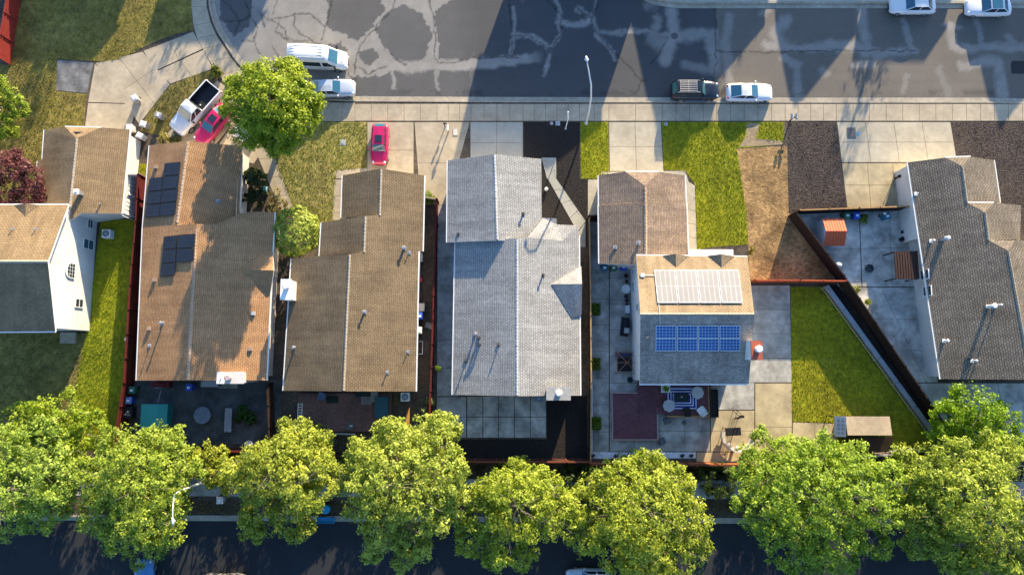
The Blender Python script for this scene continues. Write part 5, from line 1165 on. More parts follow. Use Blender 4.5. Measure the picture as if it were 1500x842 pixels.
# garden hose and post beside the right-hand house
r = thing('garden_hose', 'thin garden hose hanging from a post beside the right-hand house wall', 'hose', P(1309,262,0)); b = MB()
b.tube([P(1309,262,.9),P(1305,272,.05),P(1301,285,.05),P(1297,300,.05),P(1301,303,.05)], .03, 6); b.build('hose', M('olive hose', (.25,.26,.12), .5,.1,5), r); b = MB(); q = P(1310,262,0); b.obox((q.x,q.y,0),.12,.12,1.0); b.obox((q.x,q.y,.8),.3,.2,.3); b.build('post', BROWNW, r)
# --- bins
def make_bin(color, lidcolor):
    r = thing('wheelie_bin', 'bin', 'bin', (0,0,0))
    b = MB(); b.obox((0,0,.06),.48,.52,.88,0,0,1.22); b.build('body', color, r, bevel=.02)
    b = MB(); b.obox((0,.0,.945),.62,.68,.05); b.obox((0,.0,.996),.5,.55,.05,0,0,.8); l = b.build('lid', lidcolor, r, bevel=.015); b = MB(); b.box(-.14,.14,-.12,.08,1.047,1.052); b.build('sticker', WHITE, l)
    b = MB(); b.box(-.25,.25,.37,.41,.88,.92); b.build('handle', BLACK, r)
    for s in (-1,1):
        b = MB(); b.cyl((s*.27-.03,.27,.12),.12,.06,12,axis='x'); b.build('wheel', RUBBER, r)
    return r
def pl(n, c): return M(n, c, .5, .08, 5, spec=.4, big=0)
PG, PBL, PGY, PW_, PT, PDB = pl('dark green plastic',(.03,.13,.07)), pl('blue plastic',(.015,.075,.42)), pl('grey plastic',(.26,.26,.27)), pl('pale grey plastic',(.55,.55,.55)), pl('teal plastic',(.02,.13,.2)), pl('soft blue plastic',(.14,.22,.4))
def bins(items, group):
    for px, py, mt, lm, rz, label in items:
        q = P(px,py,.5); r = make_bin(mt, lm); r['label'] = label; r['group'] = group; place(r, (q.x,q.y,.015), rz)
bins([(200,146,PGY,PW_,.5,'white lidded bin standing on the curved driveway with a long shadow'), (235,171,PGY,PGY,1.2,'grey bin on the grass left of the white pickup'), (213,184,PGY,PW_,1.3,'grey bin with a pale lid near the garage corner of the white house'),
      (208,201,PW_,PW_,1.1,'pale bin nearest the garage wall of the white house'), (193,189,PW_,PW_,0,'white box bin tucked at the garage corner of the white house'),
      (197,571,PG,PG,0,'green bin by the rear fence of the dark patio, above the blue lidded one'), (192,586,PBL,PDB,0,'pale blue lidded bin by the fence, below the green one'), (280,567,PBL,PBL,0,'bright blue bin against the rear wall of the orange brown roof'),
      (885,393,PT,PT,0,'dark teal bin, leftmost of three below the purple brown roof'), (898,393,PG,PG,0,'green bin, middle of three below the purple brown roof'), (912.5,392,PBL,PBL,0,'bright blue bin, rightmost of three below the purple brown roof'),
      (1238,317,PG,PG,0,'green bin behind the red shed in the grey yard'), (1252,317,PBL,PBL,0,'blue bin next to the green one in the grey yard'), (1296,318,PT,PT,.3,'teal blue bin standing alone in the grey yard'),
      (616,463,PBL,PBL,0,'blue bin in the narrow strip beside the stepped taupe roof'), (614.5,484,PGY,PW_,0,'pale grey bin below the blue one in the narrow strip'), (325,731,PGY,PW_,0,'pale grey bin on the lower sidewalk by the curved lamp')], 'household bins')
# --- AC units
def ac(px, py, label, s=.85, z=0, color=None):
    q = P(px,py,z+.4); r = thing('air_conditioner', label, 'air conditioner', (q.x,q.y,z), 'outdoor air conditioners'); b = MB(); b.obox((q.x,q.y,z),s,s,.75); b.build('case', color or WHITE, r, bevel=.04)
    b = MB(); b.cyl((q.x,q.y,z+.752),s*.4,.03,20); f = b.build('fan_grille', M('blue grey fan', (.1,.16,.22), .5,.2,8,big=0), r); b = MB()
    for i in range(6):
        a = math.pi*i/6; b.obox((q.x,q.y,z+.783),s*.78,.03,.012,a)
    b.ell((q.x,q.y,z+.79),.1,.1,.04); b.build('guard', GALV, f)
ac(158,343,'round white air conditioner beside the wall of the white two-storey house'); ac(594,581,'white air conditioner with a blue grey fan behind the stepped taupe roof')
ac(789,583,'grey air conditioner on the patio slabs behind the pale grey roof', .75, 0, M('grey metal case', (.25,.26,.26), .6,.1,5))
# --- house 2 patio
MET = M('dark grey metal', (.12,.12,.125), .5,.15,5)
r = thing('storage_shed', 'small teal green plastic shed with a ridged lid in the dark patio', 'shed', P(235,606,0)); q0, q1 = P(217,623,0), P(254,592,0)
b = MB(); b.box(q0.x,q1.x,q0.y,q1.y,0,1.3); b.build('wall', pl('teal shed plastic',(.015,.16,.16)), r); b = MB(); xm = q0.x*.32+q1.x*.68; z0, z1 = 1.302, 1.75
b.add([(q0.x-.1,q0.y-.1,z0),(q1.x+.1,q0.y-.1,z0),(q1.x+.1,q1.y+.1,z0),(q0.x-.1,q1.y+.1,z0),(xm,q0.y-.1,z1),(xm,q1.y+.1,z1)], [(0,4,5,3),(4,1,2,5),(0,1,4),(2,3,5),(3,2,1,0)]); b.build('roof', pl('teal roof plastic',(.02,.23,.22)), r)
def table_round(px, py, label, rad, h, mat, sides=28, name='garden_table', group=None, z=0):
    q = P(px,py,h+z); r = thing(name, label, 'table', (q.x,q.y,z), group); b = MB(); b.cyl((q.x,q.y,z+h-.05),rad,.05,sides); b.cyl((q.x,q.y,z+h),rad*.92,.012,sides); b.build('tabletop', mat, r)
    for i in range(4):
        a = math.pi/4+math.pi/2*i; b = MB(); b.tube([(q.x+math.cos(a)*rad*.45,q.y+math.sin(a)*rad*.45,z+h-.05),(q.x+math.cos(a)*rad*.75,q.y+math.sin(a)*rad*.75,z)], .025, 6); b.build('leg', MET, r)
table_round(296,608,'round blue grey garden table in the middle of the dark patio',.83,.72,M('blue grey tabletop',(.15,.18,.22),.6,.25,4))
def bench(px, py, L, W, label, mat, rz=math.pi/2, h=.45, back=False, name='garden_bench'):
    q = P(px,py,h); r = thing(name, label, 'bench', (q.x,q.y,0)); co, si = math.cos(rz), math.sin(rz); b = MB(); n = 4
    for i in range(n):
        o = -W/2+W*(i+.5)/n; b.obox((q.x-si*o,q.y+co*o,h-.05),L,W/n*.86,.05,rz)
    b.build('seat', mat, r)
    for s in (-.42,.42):
        b = MB(); b.obox((q.x+co*s*L,q.y+si*s*L,0),.08,W*.9,h-.05,rz); b.build('leg', mat, r)
    return r
bench(334,615,2.3,.7,'long grey weathered bench beside the green plant in the dark patio',M('weathered grey wood',(.3,.3,.31),.85,.25,5))
def lawn_chair(px, py, rz, label, mat, z=0, s=1., name='garden_chair', group=None):
    q = P(px,py,z+.4); r = thing(name, label, 'chair', (0,0,0), group)
    b = MB(); b.box(-.27*s,.27*s,-.27*s,.27*s,.38,.44); b.build('seat', mat, r); b = MB(); b.obox((-.29*s,0,.42),.07,.54*s,.5,0,0,.95,-.12); b.build('backrest', mat, r)
    for x in (-.22,.22):
        for y in (-.22,.22): b = MB(); b.obox((x*s,y*s,0),.05,.05,.38); b.build('leg', MET, r)
    for y in (-.29,.29): b = MB(); b.box(-.26*s,.2*s,y*s-.03,y*s+.03,.6,.64); b.box(.12*s,.17*s,y*s-.02,y*s+.02,.4,.6); b.build('armrest', mat, r)
    return place(r, (q.x,q.y,z), rz)
lawn_chair(378,655,1.2,'orange timber chair frame standing at the rear fence of the dark patio',M('orange timber',(.5,.25,.08),.7,.2,5))
def bucket(px, py, label, mat, rad=.28, h=.5, lidmat=None, name='bucket', cat='bucket', group=None):
    q = P(px,py,h); r = thing(name, label, cat, (q.x,q.y,0), group); b = MB(); b.cyl((q.x,q.y,.0),rad*.85,h,18,0,rad,cap=False); b.cyl((q.x,q.y,.0),rad*.85,.03,18); b.cyl((q.x,q.y,h-.12),rad*.9,.02,18); b.build('body', mat, r)
    b = MB(); n = 18
    for i in range(n):
        a0, a1 = 2*math.pi*i/n, 2*math.pi*(i+1)/n; b.add([(q.x+math.cos(a)*k,q.y+math.sin(a)*k,h+.02) for a,k in ((a0,rad*.82),(a0,rad*1.06),(a1,rad*1.06),(a1,rad*.82))], [(0,1,2,3)])
    b.build('rim', mat, r)
    if lidmat: b = MB(); b.cyl((q.x,q.y,h+.022),rad*1.05,.04,18); b.build('lid', lidmat, r)
    return r
bucket(364,651,'white round bucket with a blue inside by the rear fence', WHITE, .38, .5)
q = P(237,563,.5); r = thing('barbecue', 'dark red lidded barbecue cart against the rear wall of the orange brown roof', 'barbecue', (q.x,q.y,0)); b = MB(); b.box(q.x-.85,q.x+.85,q.y-.28,q.y+.28,.1,.8); b.build('cart', M('dark red metal',(.13,.012,.015),.45,.15,5), r); b = MB(); b.ell((q.x,q.y,.82),.6,.28,.28,zmin=0); b.build('lid', MATS['dark red metal'], r, smooth=True); b = MB(); b.tube([(q.x-.4,q.y-.3,1.0),(q.x+.4,q.y-.3,1.0)],.025,6); b.build('handle', CHROME, r)
q = P(308,562,.6); r = thing('workbench', 'pale grey workbench against the rear wall beside the chimney', 'bench', (q.x,q.y,0)); b = MB(); b.box(q.x-.85,q.x+.85,q.y-.3,q.y+.3,.7,.76); b.build('worktop', M('pale worktop',(.32,.34,.35),.7,.15,5), r)
for s in (-.78,.78): b = MB(); b.box(q.x+s-.05,q.x+s+.05,q.y-.25,q.y+.25,0,.7); b.build('leg', MET, r)
for a, lab in ((327,'cream crate beside the chimney of the orange brown roof'),(341,'pale round edged crate under the chimney of the orange brown roof')):
    q = P(a,565,.3); b = MB(); b.box(q.x-.4,q.x+.4,q.y-.2,q.y-.16,.0,.4); b.box(q.x-.4,q.x+.4,q.y+.16,q.y+.2,0,.4); b.box(q.x-.4,q.x-.36,q.y-.158,q.y+.158,0,.4); b.box(q.x+.36,q.x+.4,q.y-.158,q.y+.158,0,.4); b.box(q.x-.358,q.x+.358,q.y-.158,q.y+.158,.0,.1); tag(b.build('crate', M('cream crate',(.5,.47,.38),.7,.1,5), origin=(q.x,q.y,0)), lab, 'crate', 'crates behind the orange brown roof')
q = P(191,604,.4); r = thing('garden_shelf', 'black shelf with white clutter by the fence of the dark patio', 'shelf', (q.x,q.y,0)); b = MB()
for zz in (.1,.5,.85): b.box(q.x-.4,q.x+.4,q.y-.55,q.y+.55,zz,zz+.03)
for sx in (-.38,.38):
    for sy in (-.53,.53): b.obox((q.x+sx,q.y+sy,0),.05,.05,1.0)
b.build('frame', BLACK, r)
for i in range(9):
    b = MB(); sx, sy = rng.uniform(-.3,.3), rng.uniform(-.45,.45); b.obox((q.x+sx,q.y+sy,.882),rng.uniform(.08,.2),rng.uniform(.08,.2),rng.uniform(.05,.2),rng.uniform(0,3),0,.8)
    tag(b.build('small_pot', [WHITE,PGY,M('clay pot',(.3,.13,.07),.8,.2,6)][i%3], origin=(q.x+sx,q.y+sy,.882)), ['small white pot on the black shelf','small grey pot on the black shelf','small clay pot on the black shelf'][i%3], 'pot', 'pots on the black shelf: '+['white','grey','clay'][i%3])
q = P(234,580,0); b = MB(); b.obox((q.x,q.y,.021),.12,1.3,.05,-.2); tag(b.build('timber_offcut', M('grey timber plank',(.25,.25,.25),.85,.2,5), origin=q), 'grey plank lying on the dark patio above the teal shed', 'plank')
# --- house 3 deck and yard
def deck(polys, z, label, mat, trim, hole=None):
    c = P(*polys[0][0],0); r = thing('deck', label, 'deck', (c.x,c.y,0)); n = 0; b = MB(); fr = MB()
    for (x0,y0,x1,y1) in [(*p[0],*p[1]) for p in polys]:
        A_, B_ = P(x0,y0,z), P(x1,y1,z); xa, xb, ya, yb = A_.x, B_.x, B_.y, A_.y; k = int((xb-xa)/.145)
        for i in range(k):
            b.box(xa+(xb-xa)*i/k, xa+(xb-xa)*(i+1)/k-.012, ya, yb, z-.03, z+random.uniform(-.003,.003))
        fr.box(xa+.01,xb-.01,ya+.01,yb-.01,.0,z-.04)
    b.build('deck_boards', mat, r); fr.build('frame', BROWNW, r); return r
dk3 = deck([((437,576),(573,632))], .35, 'plum brown timber deck behind the stepped taupe roof', M('brown deck boards',(.17,.095,.082),.75,.3,4,.008,12,big=.2), BROWNW)
b = MB(); A_, B_ = P(457,634,.5), P(521,636,.5); b.tube([A_,(A_+B_)/2+Vector((0,0,.02)),B_], .09, 8); b.build('edge_beam', GALV, dk3)
r = thing('ladder', 'white ladder lying flat beside the plum brown deck', 'ladder', P(440,590,.37)); b = MB(); A_, B_ = P(440,590,.36), P(439.5,622,.36)
for s in (-.2,.2): b.box(A_.x+s-.03,A_.x+s+.03,B_.y,A_.y,.36,.44)
b.build('side_rail', WHITE, r); b = MB()
for i in range(8): y = B_.y+(A_.y-B_.y)*(i+.5)/8; b.box(A_.x-.168,A_.x+.168,y-.03,y+.03,.38,.42)
b.build('rung', WHITE, r)
lawn_chair(471,580,2.9,'blue and white reclining chair on the plum brown deck',M('blue mesh',(.12,.2,.32),.8,.1,5), .35, 1.2); bench(487,585,1.1,.7,'dark green covered bench beside the blue chair on the plum brown deck',M('dark green cover',(.015,.035,.032),.8,.2,5),0)
bk = bucket(513,624,'black round fire bowl with a white vent at the edge of the plum brown deck',BLACK,.38,.45,MET,'fire_bowl','fire bowl')
b = MB(); q = P(513,624,.85); 
for s in (-.08,.08): b.obox((q.x+s,q.y,.51),.1,.13,.02)
b.build('vent', WHITE, bk)
q0, q1 = P(550,611,.7), P(569,581,.7); r = thing('deck_box', 'large dark blue green storage box at the right end of the plum brown deck', 'storage box', (q0.x,q0.y,.0)); b = MB(); b.box(q0.x,q1.x,q0.y,q1.y,.36,.95); b.build('box', pl('dark blue green plastic',(.012,.055,.07)), r, bevel=.03); b = MB(); b.box(q0.x-.04,q1.x+.04,q0.y-.04,q1.y+.04,.952,1.02); b.build('lid', pl('blue green lid',(.015,.075,.095)), r, bevel=.02)
for (x0,y0,x1,y1,h_,mt,lab) in ((529,592,545,581,.7,M('grey cabinet',(.2,.19,.19),.7,.1,5),'grey cabinet on the plum brown deck'), (543,588,553,574,.8,M('taupe cabinet',(.24,.22,.19),.7,.1,5),'taupe cabinet between the grey cabinet and the house wall'), (521,580,541,574,.9,M('dark green shelf',(.015,.03,.03),.7,.1,5),'low dark green cabinet against the rear wall of the stepped taupe roof')):
    A_, B_ = P(x0,y0,h_), P(x1,y1,h_); r = thing('patio_cabinet', lab, 'cabinet', (A_.x,A_.y,.36)); b = MB(); b.box(A_.x,B_.x,A_.y,B_.y,.36,h_-.04); b.build('body', mt, r); b = MB(); b.box(A_.x-.03,B_.x+.03,A_.y-.03,B_.y+.03,h_-.038,h_); b.build('top', mt, r)
b = MB(); q0, q1, q2 = P(592,625,.05), P(601,625,.05), P(600,596,.06); b.add([q0,q1,q2,q0+Vector((0,0,.08)),q1+Vector((0,0,.08)),q2+Vector((0,0,.08))], [(0,2,1),(3,4,5),(0,1,4,3),(1,2,5,4),(2,0,3,5)]); tag(b.build('wood_panel', M('golden wood panel',(.42,.24,.05),.7,.2,5), origin=q0), 'pointed golden wood panel lying below the air conditioner', 'wood panel')
bucket(614,410,'red bucket beside the wall of the stepped taupe roof', pl('red plastic',(.5,.03,.04)), .28,.45, pl('red plastic',(.5,.03,.04))); bucket(613,433,'dark red tub below the red bucket', pl('dark red plastic',(.13,.02,.02)), .32,.4)
for px_,py_,sx,sy,h_,mt,lab in ((615,450,.85,.75,.6,M('cream box',(.6,.57,.45),.7,.1,5),'cream storage box above the blue bin in the narrow strip'), (612,377,.9,.8,.5,M('pale box',(.5,.5,.48),.7,.1,5),'pale storage box at the roof corner of the narrow strip')):
    q = P(px_,py_,h_); r = thing('storage_box', lab, 'storage box', (q.x,q.y,0)); b = MB(); b.obox((q.x,q.y,0),sx,sy,h_-.06); b.build('box', mt, r, bevel=.02); b = MB(); b.obox((q.x,q.y,h_-.058),sx+.06,sy+.06,.06); b.build('lid', mt, r, bevel=.015)
q = P(614,509,.3); r = thing('empty_frame', 'empty white rectangular frame leaning in the narrow strip', 'frame', (q.x,q.y,0)); b = MB()
for (x0,x1,y0,y1) in ((-.35,-.29,-.65,.65),(.29,.35,-.65,.65),(-.288,.288,-.65,-.59),(-.288,.288,.59,.65)): b.box(q.x+x0,q.x+x1,q.y+y0,q.y+y1,.1,.16)
b.build('frame', WHITE, r)
b = MB(); q = P(629,477,.2); b.obox((q.x,q.y,.0),.9,.55,.2,-.3,0,.9); tag(b.build('paving_stone', CONCD, origin=(q.x,q.y,0)), 'grey stone block in the narrow strip by the dark red fence', 'stone')
# --- house 5 yard
deck([((897,576),(963,643))], .4, 'plum coloured square deck with a pale edge in the back yard', DECKW, TANW)
dk = thing('deck', 'plum coloured upper deck carrying the blue and white rug', 'deck', P(960,590,0)); b = MB(); A_, B_ = P(934,607,.45), P(1041,561,.45); k = int((B_.x-A_.x)/.145)
for i in range(k): b.box(A_.x+(B_.x-A_.x)*i/k, A_.x+(B_.x-A_.x)*(i+1)/k-.012, A_.y if i > k*.28 else P(0,603,.45).y, B_.y, .42, .45)
b.build('deck_boards', DECKW, dk); b = MB(); b.box(A_.x+.05,B_.x-.05,A_.y+.6,B_.y,.0,.41); b.build('frame', BROWNW, dk)
b = MB(); A0, B0 = P(976,609,.5), P(1040,611,.5); b.box(A0.x,B0.x,A0.y-.1,A0.y+.05,.0,.55); b.box(B0.x-.14,B0.x,A0.y+.052,P(0,566,.5).y,.0,.55); b.build('edge_beam', TANW, dk)
b = MB(); e = P(897,576,.42); f_ = P(963,643,.42); t = .09
for (x0,x1,y0,y1) in ((e.x-t,e.x,f_.y-t,e.y+t),(f_.x,f_.x+t,f_.y-t,P(0,607,.42).y),(e.x+.002,f_.x-.002,f_.y-t,f_.y-.002),(e.x+.002,P(935,576,.42).x,e.y+.002,e.y+t)): b.box(x0,x1,y0,y1,0,.44)
b.build('edge_beam', M('pink grey deck edge',(.42,.28,.26),.75,.2,5), [o for o in bpy.data.objects if o.get('label','').startswith('plum coloured square')][0])
q0, q1 = P(977,600,.46), P(1021,567,.46); r = thing('outdoor_rug', 'dark blue outdoor rug with white stripe borders on the plum upper deck', 'rug', ((q0.x+q1.x)/2,(q0.y+q1.y)/2,.452))
b = MB(); b.box(q0.x,q1.x,q0.y,q1.y,.454,.462); b.build('rug_field', M('navy rug',(.03,.045,.2),.9,.1,6,big=0), r); b = MB()
for i, ins in enumerate((.1,.38,.62)):
    x0,x1,y0,y1 = q0.x+ins,q1.x-ins,q0.y+ins,q1.y-ins; w_ = .09
    for (a0,a1,c0,c1) in ((x0,x1,y0,y0+w_),(x0,x1,y1-w_,y1),(x0,x0+w_,y0+w_,y1-w_),(x1-w_,x1,y0+w_,y1-w_)): b.box(a0,a1,c0,c1,.463,.467)
b.build('stripe', M('white rug stripe',(.75,.77,.85),.9,.08,6,big=0), r)
q = P(998,582,.8); r = thing('fire_table', 'black rectangular fire table in the middle of the blue and white rug', 'table', (q.x,q.y,.468)); b = MB(); b.box(q.x-.6,q.x+.6,q.y-.33,q.y+.33,.47,.85); b.build('base', BLACK, r); b = MB(); b.box(q.x-.7,q.x+.7,q.y-.4,q.y+.4,.852,.9); b.build('tabletop', M('black green top',(.012,.02,.022),.4,.1,5), r); b = MB(); b.ell((q.x,q.y+.05,.93),.12,.1,.07); b.build('burner', M('tan stone',(.35,.3,.25),.8,.2,8), r)
for a, b_, lab in ((1022,575,'pale octagonal table top at the upper right corner of the rug'),(980,594,'pale octagonal table top at the lower left corner of the rug')):
    table_round(a,b_,lab,.62,.5,M('pale grey cloth',(.46,.46,.46),.85,.08,3,.01,6),8,'octagon_table','octagonal tables on the deck',.45)
lawn_chair(1027,601,2.2,'white moulded lounge chair on the plum upper deck',WHITE,.45,1.25); lawn_chair(1006,602,1.6,'dark wicker chair on the plum upper deck next to the white lounge chair',M('dark wicker',(.035,.028,.02),.8,.3,9),.45,1.2)
q = P(975,569,.8); r = thing('plant_stand', 'white framed plant stand with a bright green plant under the roof edge', 'plant stand', (q.x,q.y,.45)); b = MB()
for sx in (-.42,.42):
    for sy in (-.35,.35): b.obox((q.x+sx,q.y+sy,.45),.05,.05,.75)
b.box(q.x-.45,q.x+.45,q.y-.38,q.y+.38,.8,.84); b.build('frame', WHITE, r)
n = 160; pp = rng.normal(0,.13,(n,3))+np.array([q.x,q.y-.03,1.05]); nm = rng.normal(0,.6,(n,3))+np.array([0,0,1]); nm /= np.linalg.norm(nm,axis=1)[:,None]; t = np.cross(nm,rng.normal(0,1,(n,3))); t /= np.linalg.norm(t,axis=1)[:,None]; bt = np.cross(nm,t)
pr = thing('potted_plant','bright yellow green potted plant on the white plant stand','plant',(q.x,q.y,.842)); np_mesh('foliage', np.stack([pp-t*.09,pp-bt*.05,pp+t*.09,pp+bt*.05],1).reshape(-1,3), np.arange(4*n).reshape(n,4), LEAF, pr, col=np.repeat(np.array((.2,.32,.02))*rng.uniform(.5,1.3,(n,1)),4,0)); b = MB(); b.cyl((q.x,q.y-.03,.842),.12,.18,12,0,.16); b.build('pot', WHITE, pr)
q0, q1 = P(1041,611,.6), P(1051,570,.6); r = thing('planter_box', 'long black planter box at the right edge of the plum upper deck', 'planter', (q0.x,q0.y,0)); b = MB(); b.box(q0.x,q1.x,q0.y,q0.y+.06,0,.75); b.box(q0.x,q1.x,q1.y-.06,q1.y,0,.75); b.box(q0.x,q0.x+.06,q0.y+.061,q1.y-.061,0,.75); b.box(q1.x-.06,q1.x,q0.y+.061,q1.y-.061,0,.75); b.build('box', BLACK, r); b = MB(); b.box(q0.x+.062,q1.x-.062,q0.y+.062,q1.y-.062,0,.62); b.build('soil', MULCHB, r)
# small things along the house wall
def pot(px, py, label, mat, rad=.25, h=.35): return bucket(px, py, label, mat, rad, h, M('potting soil',(.03,.022,.016),.95,.3,6), 'plant_pot', 'pot', 'pots along the white wall')
pot(917,404,'small grey pot directly below the bright blue bin',PGY,.2,.3); pot(918,412,'small black pot between the grey pot and the white ringed tub',BLACK,.16,.3)
bucket(917,423,'square looking white ringed tub by the tall white wall',WHITE,.42,.6,None,'garden_tub','tub'); pot(917,434,'black pot just below the white ringed tub',BLACK,.18,.3); pot(918,440,'second black pot below the white ringed tub',BLACK,.18,.3); pot(918,446,'pale pot lowest in the row under the white ringed tub',PGY,.16,.25)
q = P(919,453,.4); b = MB(); b.obox((q.x,q.y,0),.4,.75,.5,0,0,.92); b.obox((q.x,q.y,.502),.44,.78,.05); tag(b.build('cool_box', PW_, origin=(q.x,q.y,0)), 'white cool box by the tall white wall', 'cool box')
q = P(916,478,.5); r = thing('covered_barbecue', 'barbecue under a black cover by the tall white wall', 'barbecue', (q.x,q.y,0)); b = MB(); b.obox((q.x,q.y,0),.8,1.9,.95,-.12,0,.8); b.ell((q.x,q.y,.93),.38,.8,.2); b.build('cover', M('black cover',(.014,.015,.017),.8,.3,4,.03,3), r, bevel=.08)
q = P(918,484,1.2); b = MB(); b.obox((q.x,q.y,1.14),.5,.55,.12,-.1,0,.92); b.obox((q.x,q.y,1.261),.4,.45,.02,-.1); tag(b.build('tray', M('grey tray',(.32,.32,.32),.6,.1,5), origin=(q.x,q.y,1.14)), 'grey tray lying on the black covered barbecue', 'tray')
for yy, lab in ((501,'upper of two grey paving squares beside the white wall'),(510,'lower of two grey paving squares beside the white wall')):
    q = P(919.5,yy,.0); b = MB(); b.obox((q.x,q.y,.02),.6,.55,.06); tag(b.build('paving_slab', CONCN, origin=(q.x,q.y,0)), lab, 'paving slab', 'loose paving slabs')
# canopy frame
c0, c1 = P(901,546,.0), P(927,516,.0); r = thing('gazebo_frame', 'bare copper coloured gazebo frame with crossed roof bars beside the white wall', 'gazebo', ((c0.x+c1.x)/2,(c0.y+c1.y)/2,0)); COPPER = M('copper paint',(.3,.15,.09),.5,.15,6,metal=.3,big=0); hz = 1.5; ctr = Vector(((c0.x+c1.x)/2,(c0.y+c1.y)/2,hz+.4)); cs4 = [Vector((x,y,0)) for x,y in ((c0.x,c0.y),(c1.x,c0.y),(c1.x,c1.y),(c0.x,c1.y))]
for c_ in cs4: b = MB(); b.tube([c_,c_+Vector((0,0,hz))],.035,6); b.build('leg', COPPER, r)
b = MB()
for i in range(4): b.tube([cs4[i]+Vector((0,0,hz)),cs4[(i+1)%4]+Vector((0,0,hz))],.035,6); b.tube([cs4[i]+Vector((0,0,hz)),ctr],.03,6)
for i in (1,3): b.tube([(cs4[i]+cs4[(i+1)%4])/2+Vector((0,0,hz)),ctr],.028,6)
b.build('roof_bar', COPPER, r); b = MB(); b.obox((ctr.x,ctr.y-.2,.02),1.4,1.3,.4,0,0,.95); r2 = tag(b.build('padded_bench', M('black outdoor fabric',(.016,.016,.02),.9,.3,5,.02,4), origin=(ctr.x,ctr.y,0)), 'black padded seat under the copper gazebo frame', 'seat')
b = MB(); b.box(ctr.x-.8,ctr.x+.7,c1.y-.35,c1.y-.05,.02,.5); tag(b.build('cushion', M('purple grey fabric',(.05,.045,.09),.9,.2,5), origin=(ctr.x,c1.y-.2,.02)), 'purple grey cushion at the upper side of the copper gazebo frame', 'cushion')
q = P(923,556,.5); bucket(923,556,'black pot at the lower end of the tall white wall',BLACK,.28,.5,None,'plant_pot','pot','pots along the white wall')
# step ladder and swing seat on the sunny patio
q = P(1077,608,0); r = thing('step_ladder', 'black step ladder on the sunny patio casting a ladder shaped shadow', 'ladder', q); b = MB(); hh = 1.9
for s in (-.22,.22): b.tube([(q.x+s,q.y-.35,0),(q.x+s*.75,q.y,hh)],.03,6)
b.build('front_rail', BLACK, r); b = MB()
for s in (-.22,.22): b.tube([(q.x+s,q.y+.45,0),(q.x+s*.75,q.y+.03,hh)],.03,6)
b.build('rear_rail', BLACK, r); b = MB()
for i in range(1,6): t = i/6; y = q.y-.35*(1-t); b.box(q.x-.2,q.x+.2,y-.06,y+.06,hh*t,hh*t+.03)
b.box(q.x-.24,q.x+.24,q.y-.12,q.y+.14,hh,hh+.05); b.build('step', BLACK, r)
r = thing('swing_seat', 'pale curved garden swing seat with a black canopy and two cushions on the sunny patio', 'swing seat', P(1079,645,0)); b = MB(); pal = M('pale weathered timber',(.5,.45,.4),.8,.15,5)
def arc(cx, cy, r0, r1, a0, a1, z0, z1, n=10):
    c = P(cx,cy,z0)
    for i in range(n):
        t0, t1 = R(a0+(a1-a0)*i/n), R(a0+(a1-a0)*(i+.94)/n); vs = []
        for z in (z0,z1):
            for t, rr in ((t0,r0),(t0,r1),(t1,r1),(t1,r0)): vs.append((c.x+rr*math.cos(t),c.y+rr*math.sin(t),z))
        b.add(vs, [(3,2,1,0),(4,5,6,7),(0,1,5,4),(1,2,6,5),(2,3,7,6),(3,0,4,7)])
arc(1080,637,1.2,1.6,165,370,.38,.46,16); b.build('seat', pal, r); b = MB(); arc(1080,637,1.56,1.66,165,370,.46,.85,12); b.build('backrest', pal, r)
for a in (190,250,310,350):
    c = P(1080,637,0); b = MB(); b.obox((c.x+1.4*math.cos(R(a)),c.y+1.4*math.sin(R(a)),0),.1,.3,.38,R(a)); b.build('leg', pal, r)
q = P(1074,632,1.3); b = MB(); b.obox((q.x,q.y,1.25),1.5,.75,.08,.04); b.build('canopy', M('black canopy cloth',(.014,.014,.016),.9,.2,5), r)
for sx in (-.6,.6): b = MB(); b.tube([(q.x+sx,q.y+.3,0),(q.x+sx,q.y+.1,1.27)],.03,6); b.build('canopy_pole', BLACK, r)
for a, lab in ((228,'pale cushion on the left of the curved swing seat'),(268,'pale cushion on the right of the curved swing seat')):
    c = P(1080,637,.5); x, y = c.x+1.25*math.cos(R(a)), c.y+1.25*math.sin(R(a)); b = MB(); b.ell((x,y,.55),.22,.22,.1); b.ell((x,y,.5),.2,.2,.06); tag(b.build('cushion', M('cream cushion',(.6,.52,.42),.9,.1,5), origin=(x,y,.47), smooth=True), lab, 'cushion')
for a, b_, lab in ((970,646,'dark low crate on the shaded patio near the gravel strip'),(1003,619,'small dark pot on the shaded patio below the deck'),(978,616,'scattered grey crate below the plum upper deck')):
    q = P(a,b_,.2); b = MB(); b.obox((q.x,q.y,.02),.7 if a != 1003 else .35,.6 if a != 1003 else .35,.3,.4,0,.9); b.obox((q.x,q.y,.322),.5 if a != 1003 else .25,.42 if a != 1003 else .25,.03,.4); tag(b.build('garden_crate', MET, origin=(q.x,q.y,.02)), lab, 'crate')
for i, a in enumerate((868,902,999,1012)):
    q = P(a,667,.03); b = MB(); b.ell((q.x,q.y,.12),.2,.17,.14); b.ell((q.x+.15,q.y+.06,.08),.12,.1,.09); tag(b.build('dark_stone', M('dark stone',(.05,.05,.055),.9,.3,5), origin=(q.x,q.y,.03)), ['dark stone at the left end of the white gravel strip','dark stone second from the left in the white gravel strip','dark stone near the right end of the white gravel strip','dark stone at the right end of the white gravel strip'][i], 'stone', 'stones in the gravel strip')
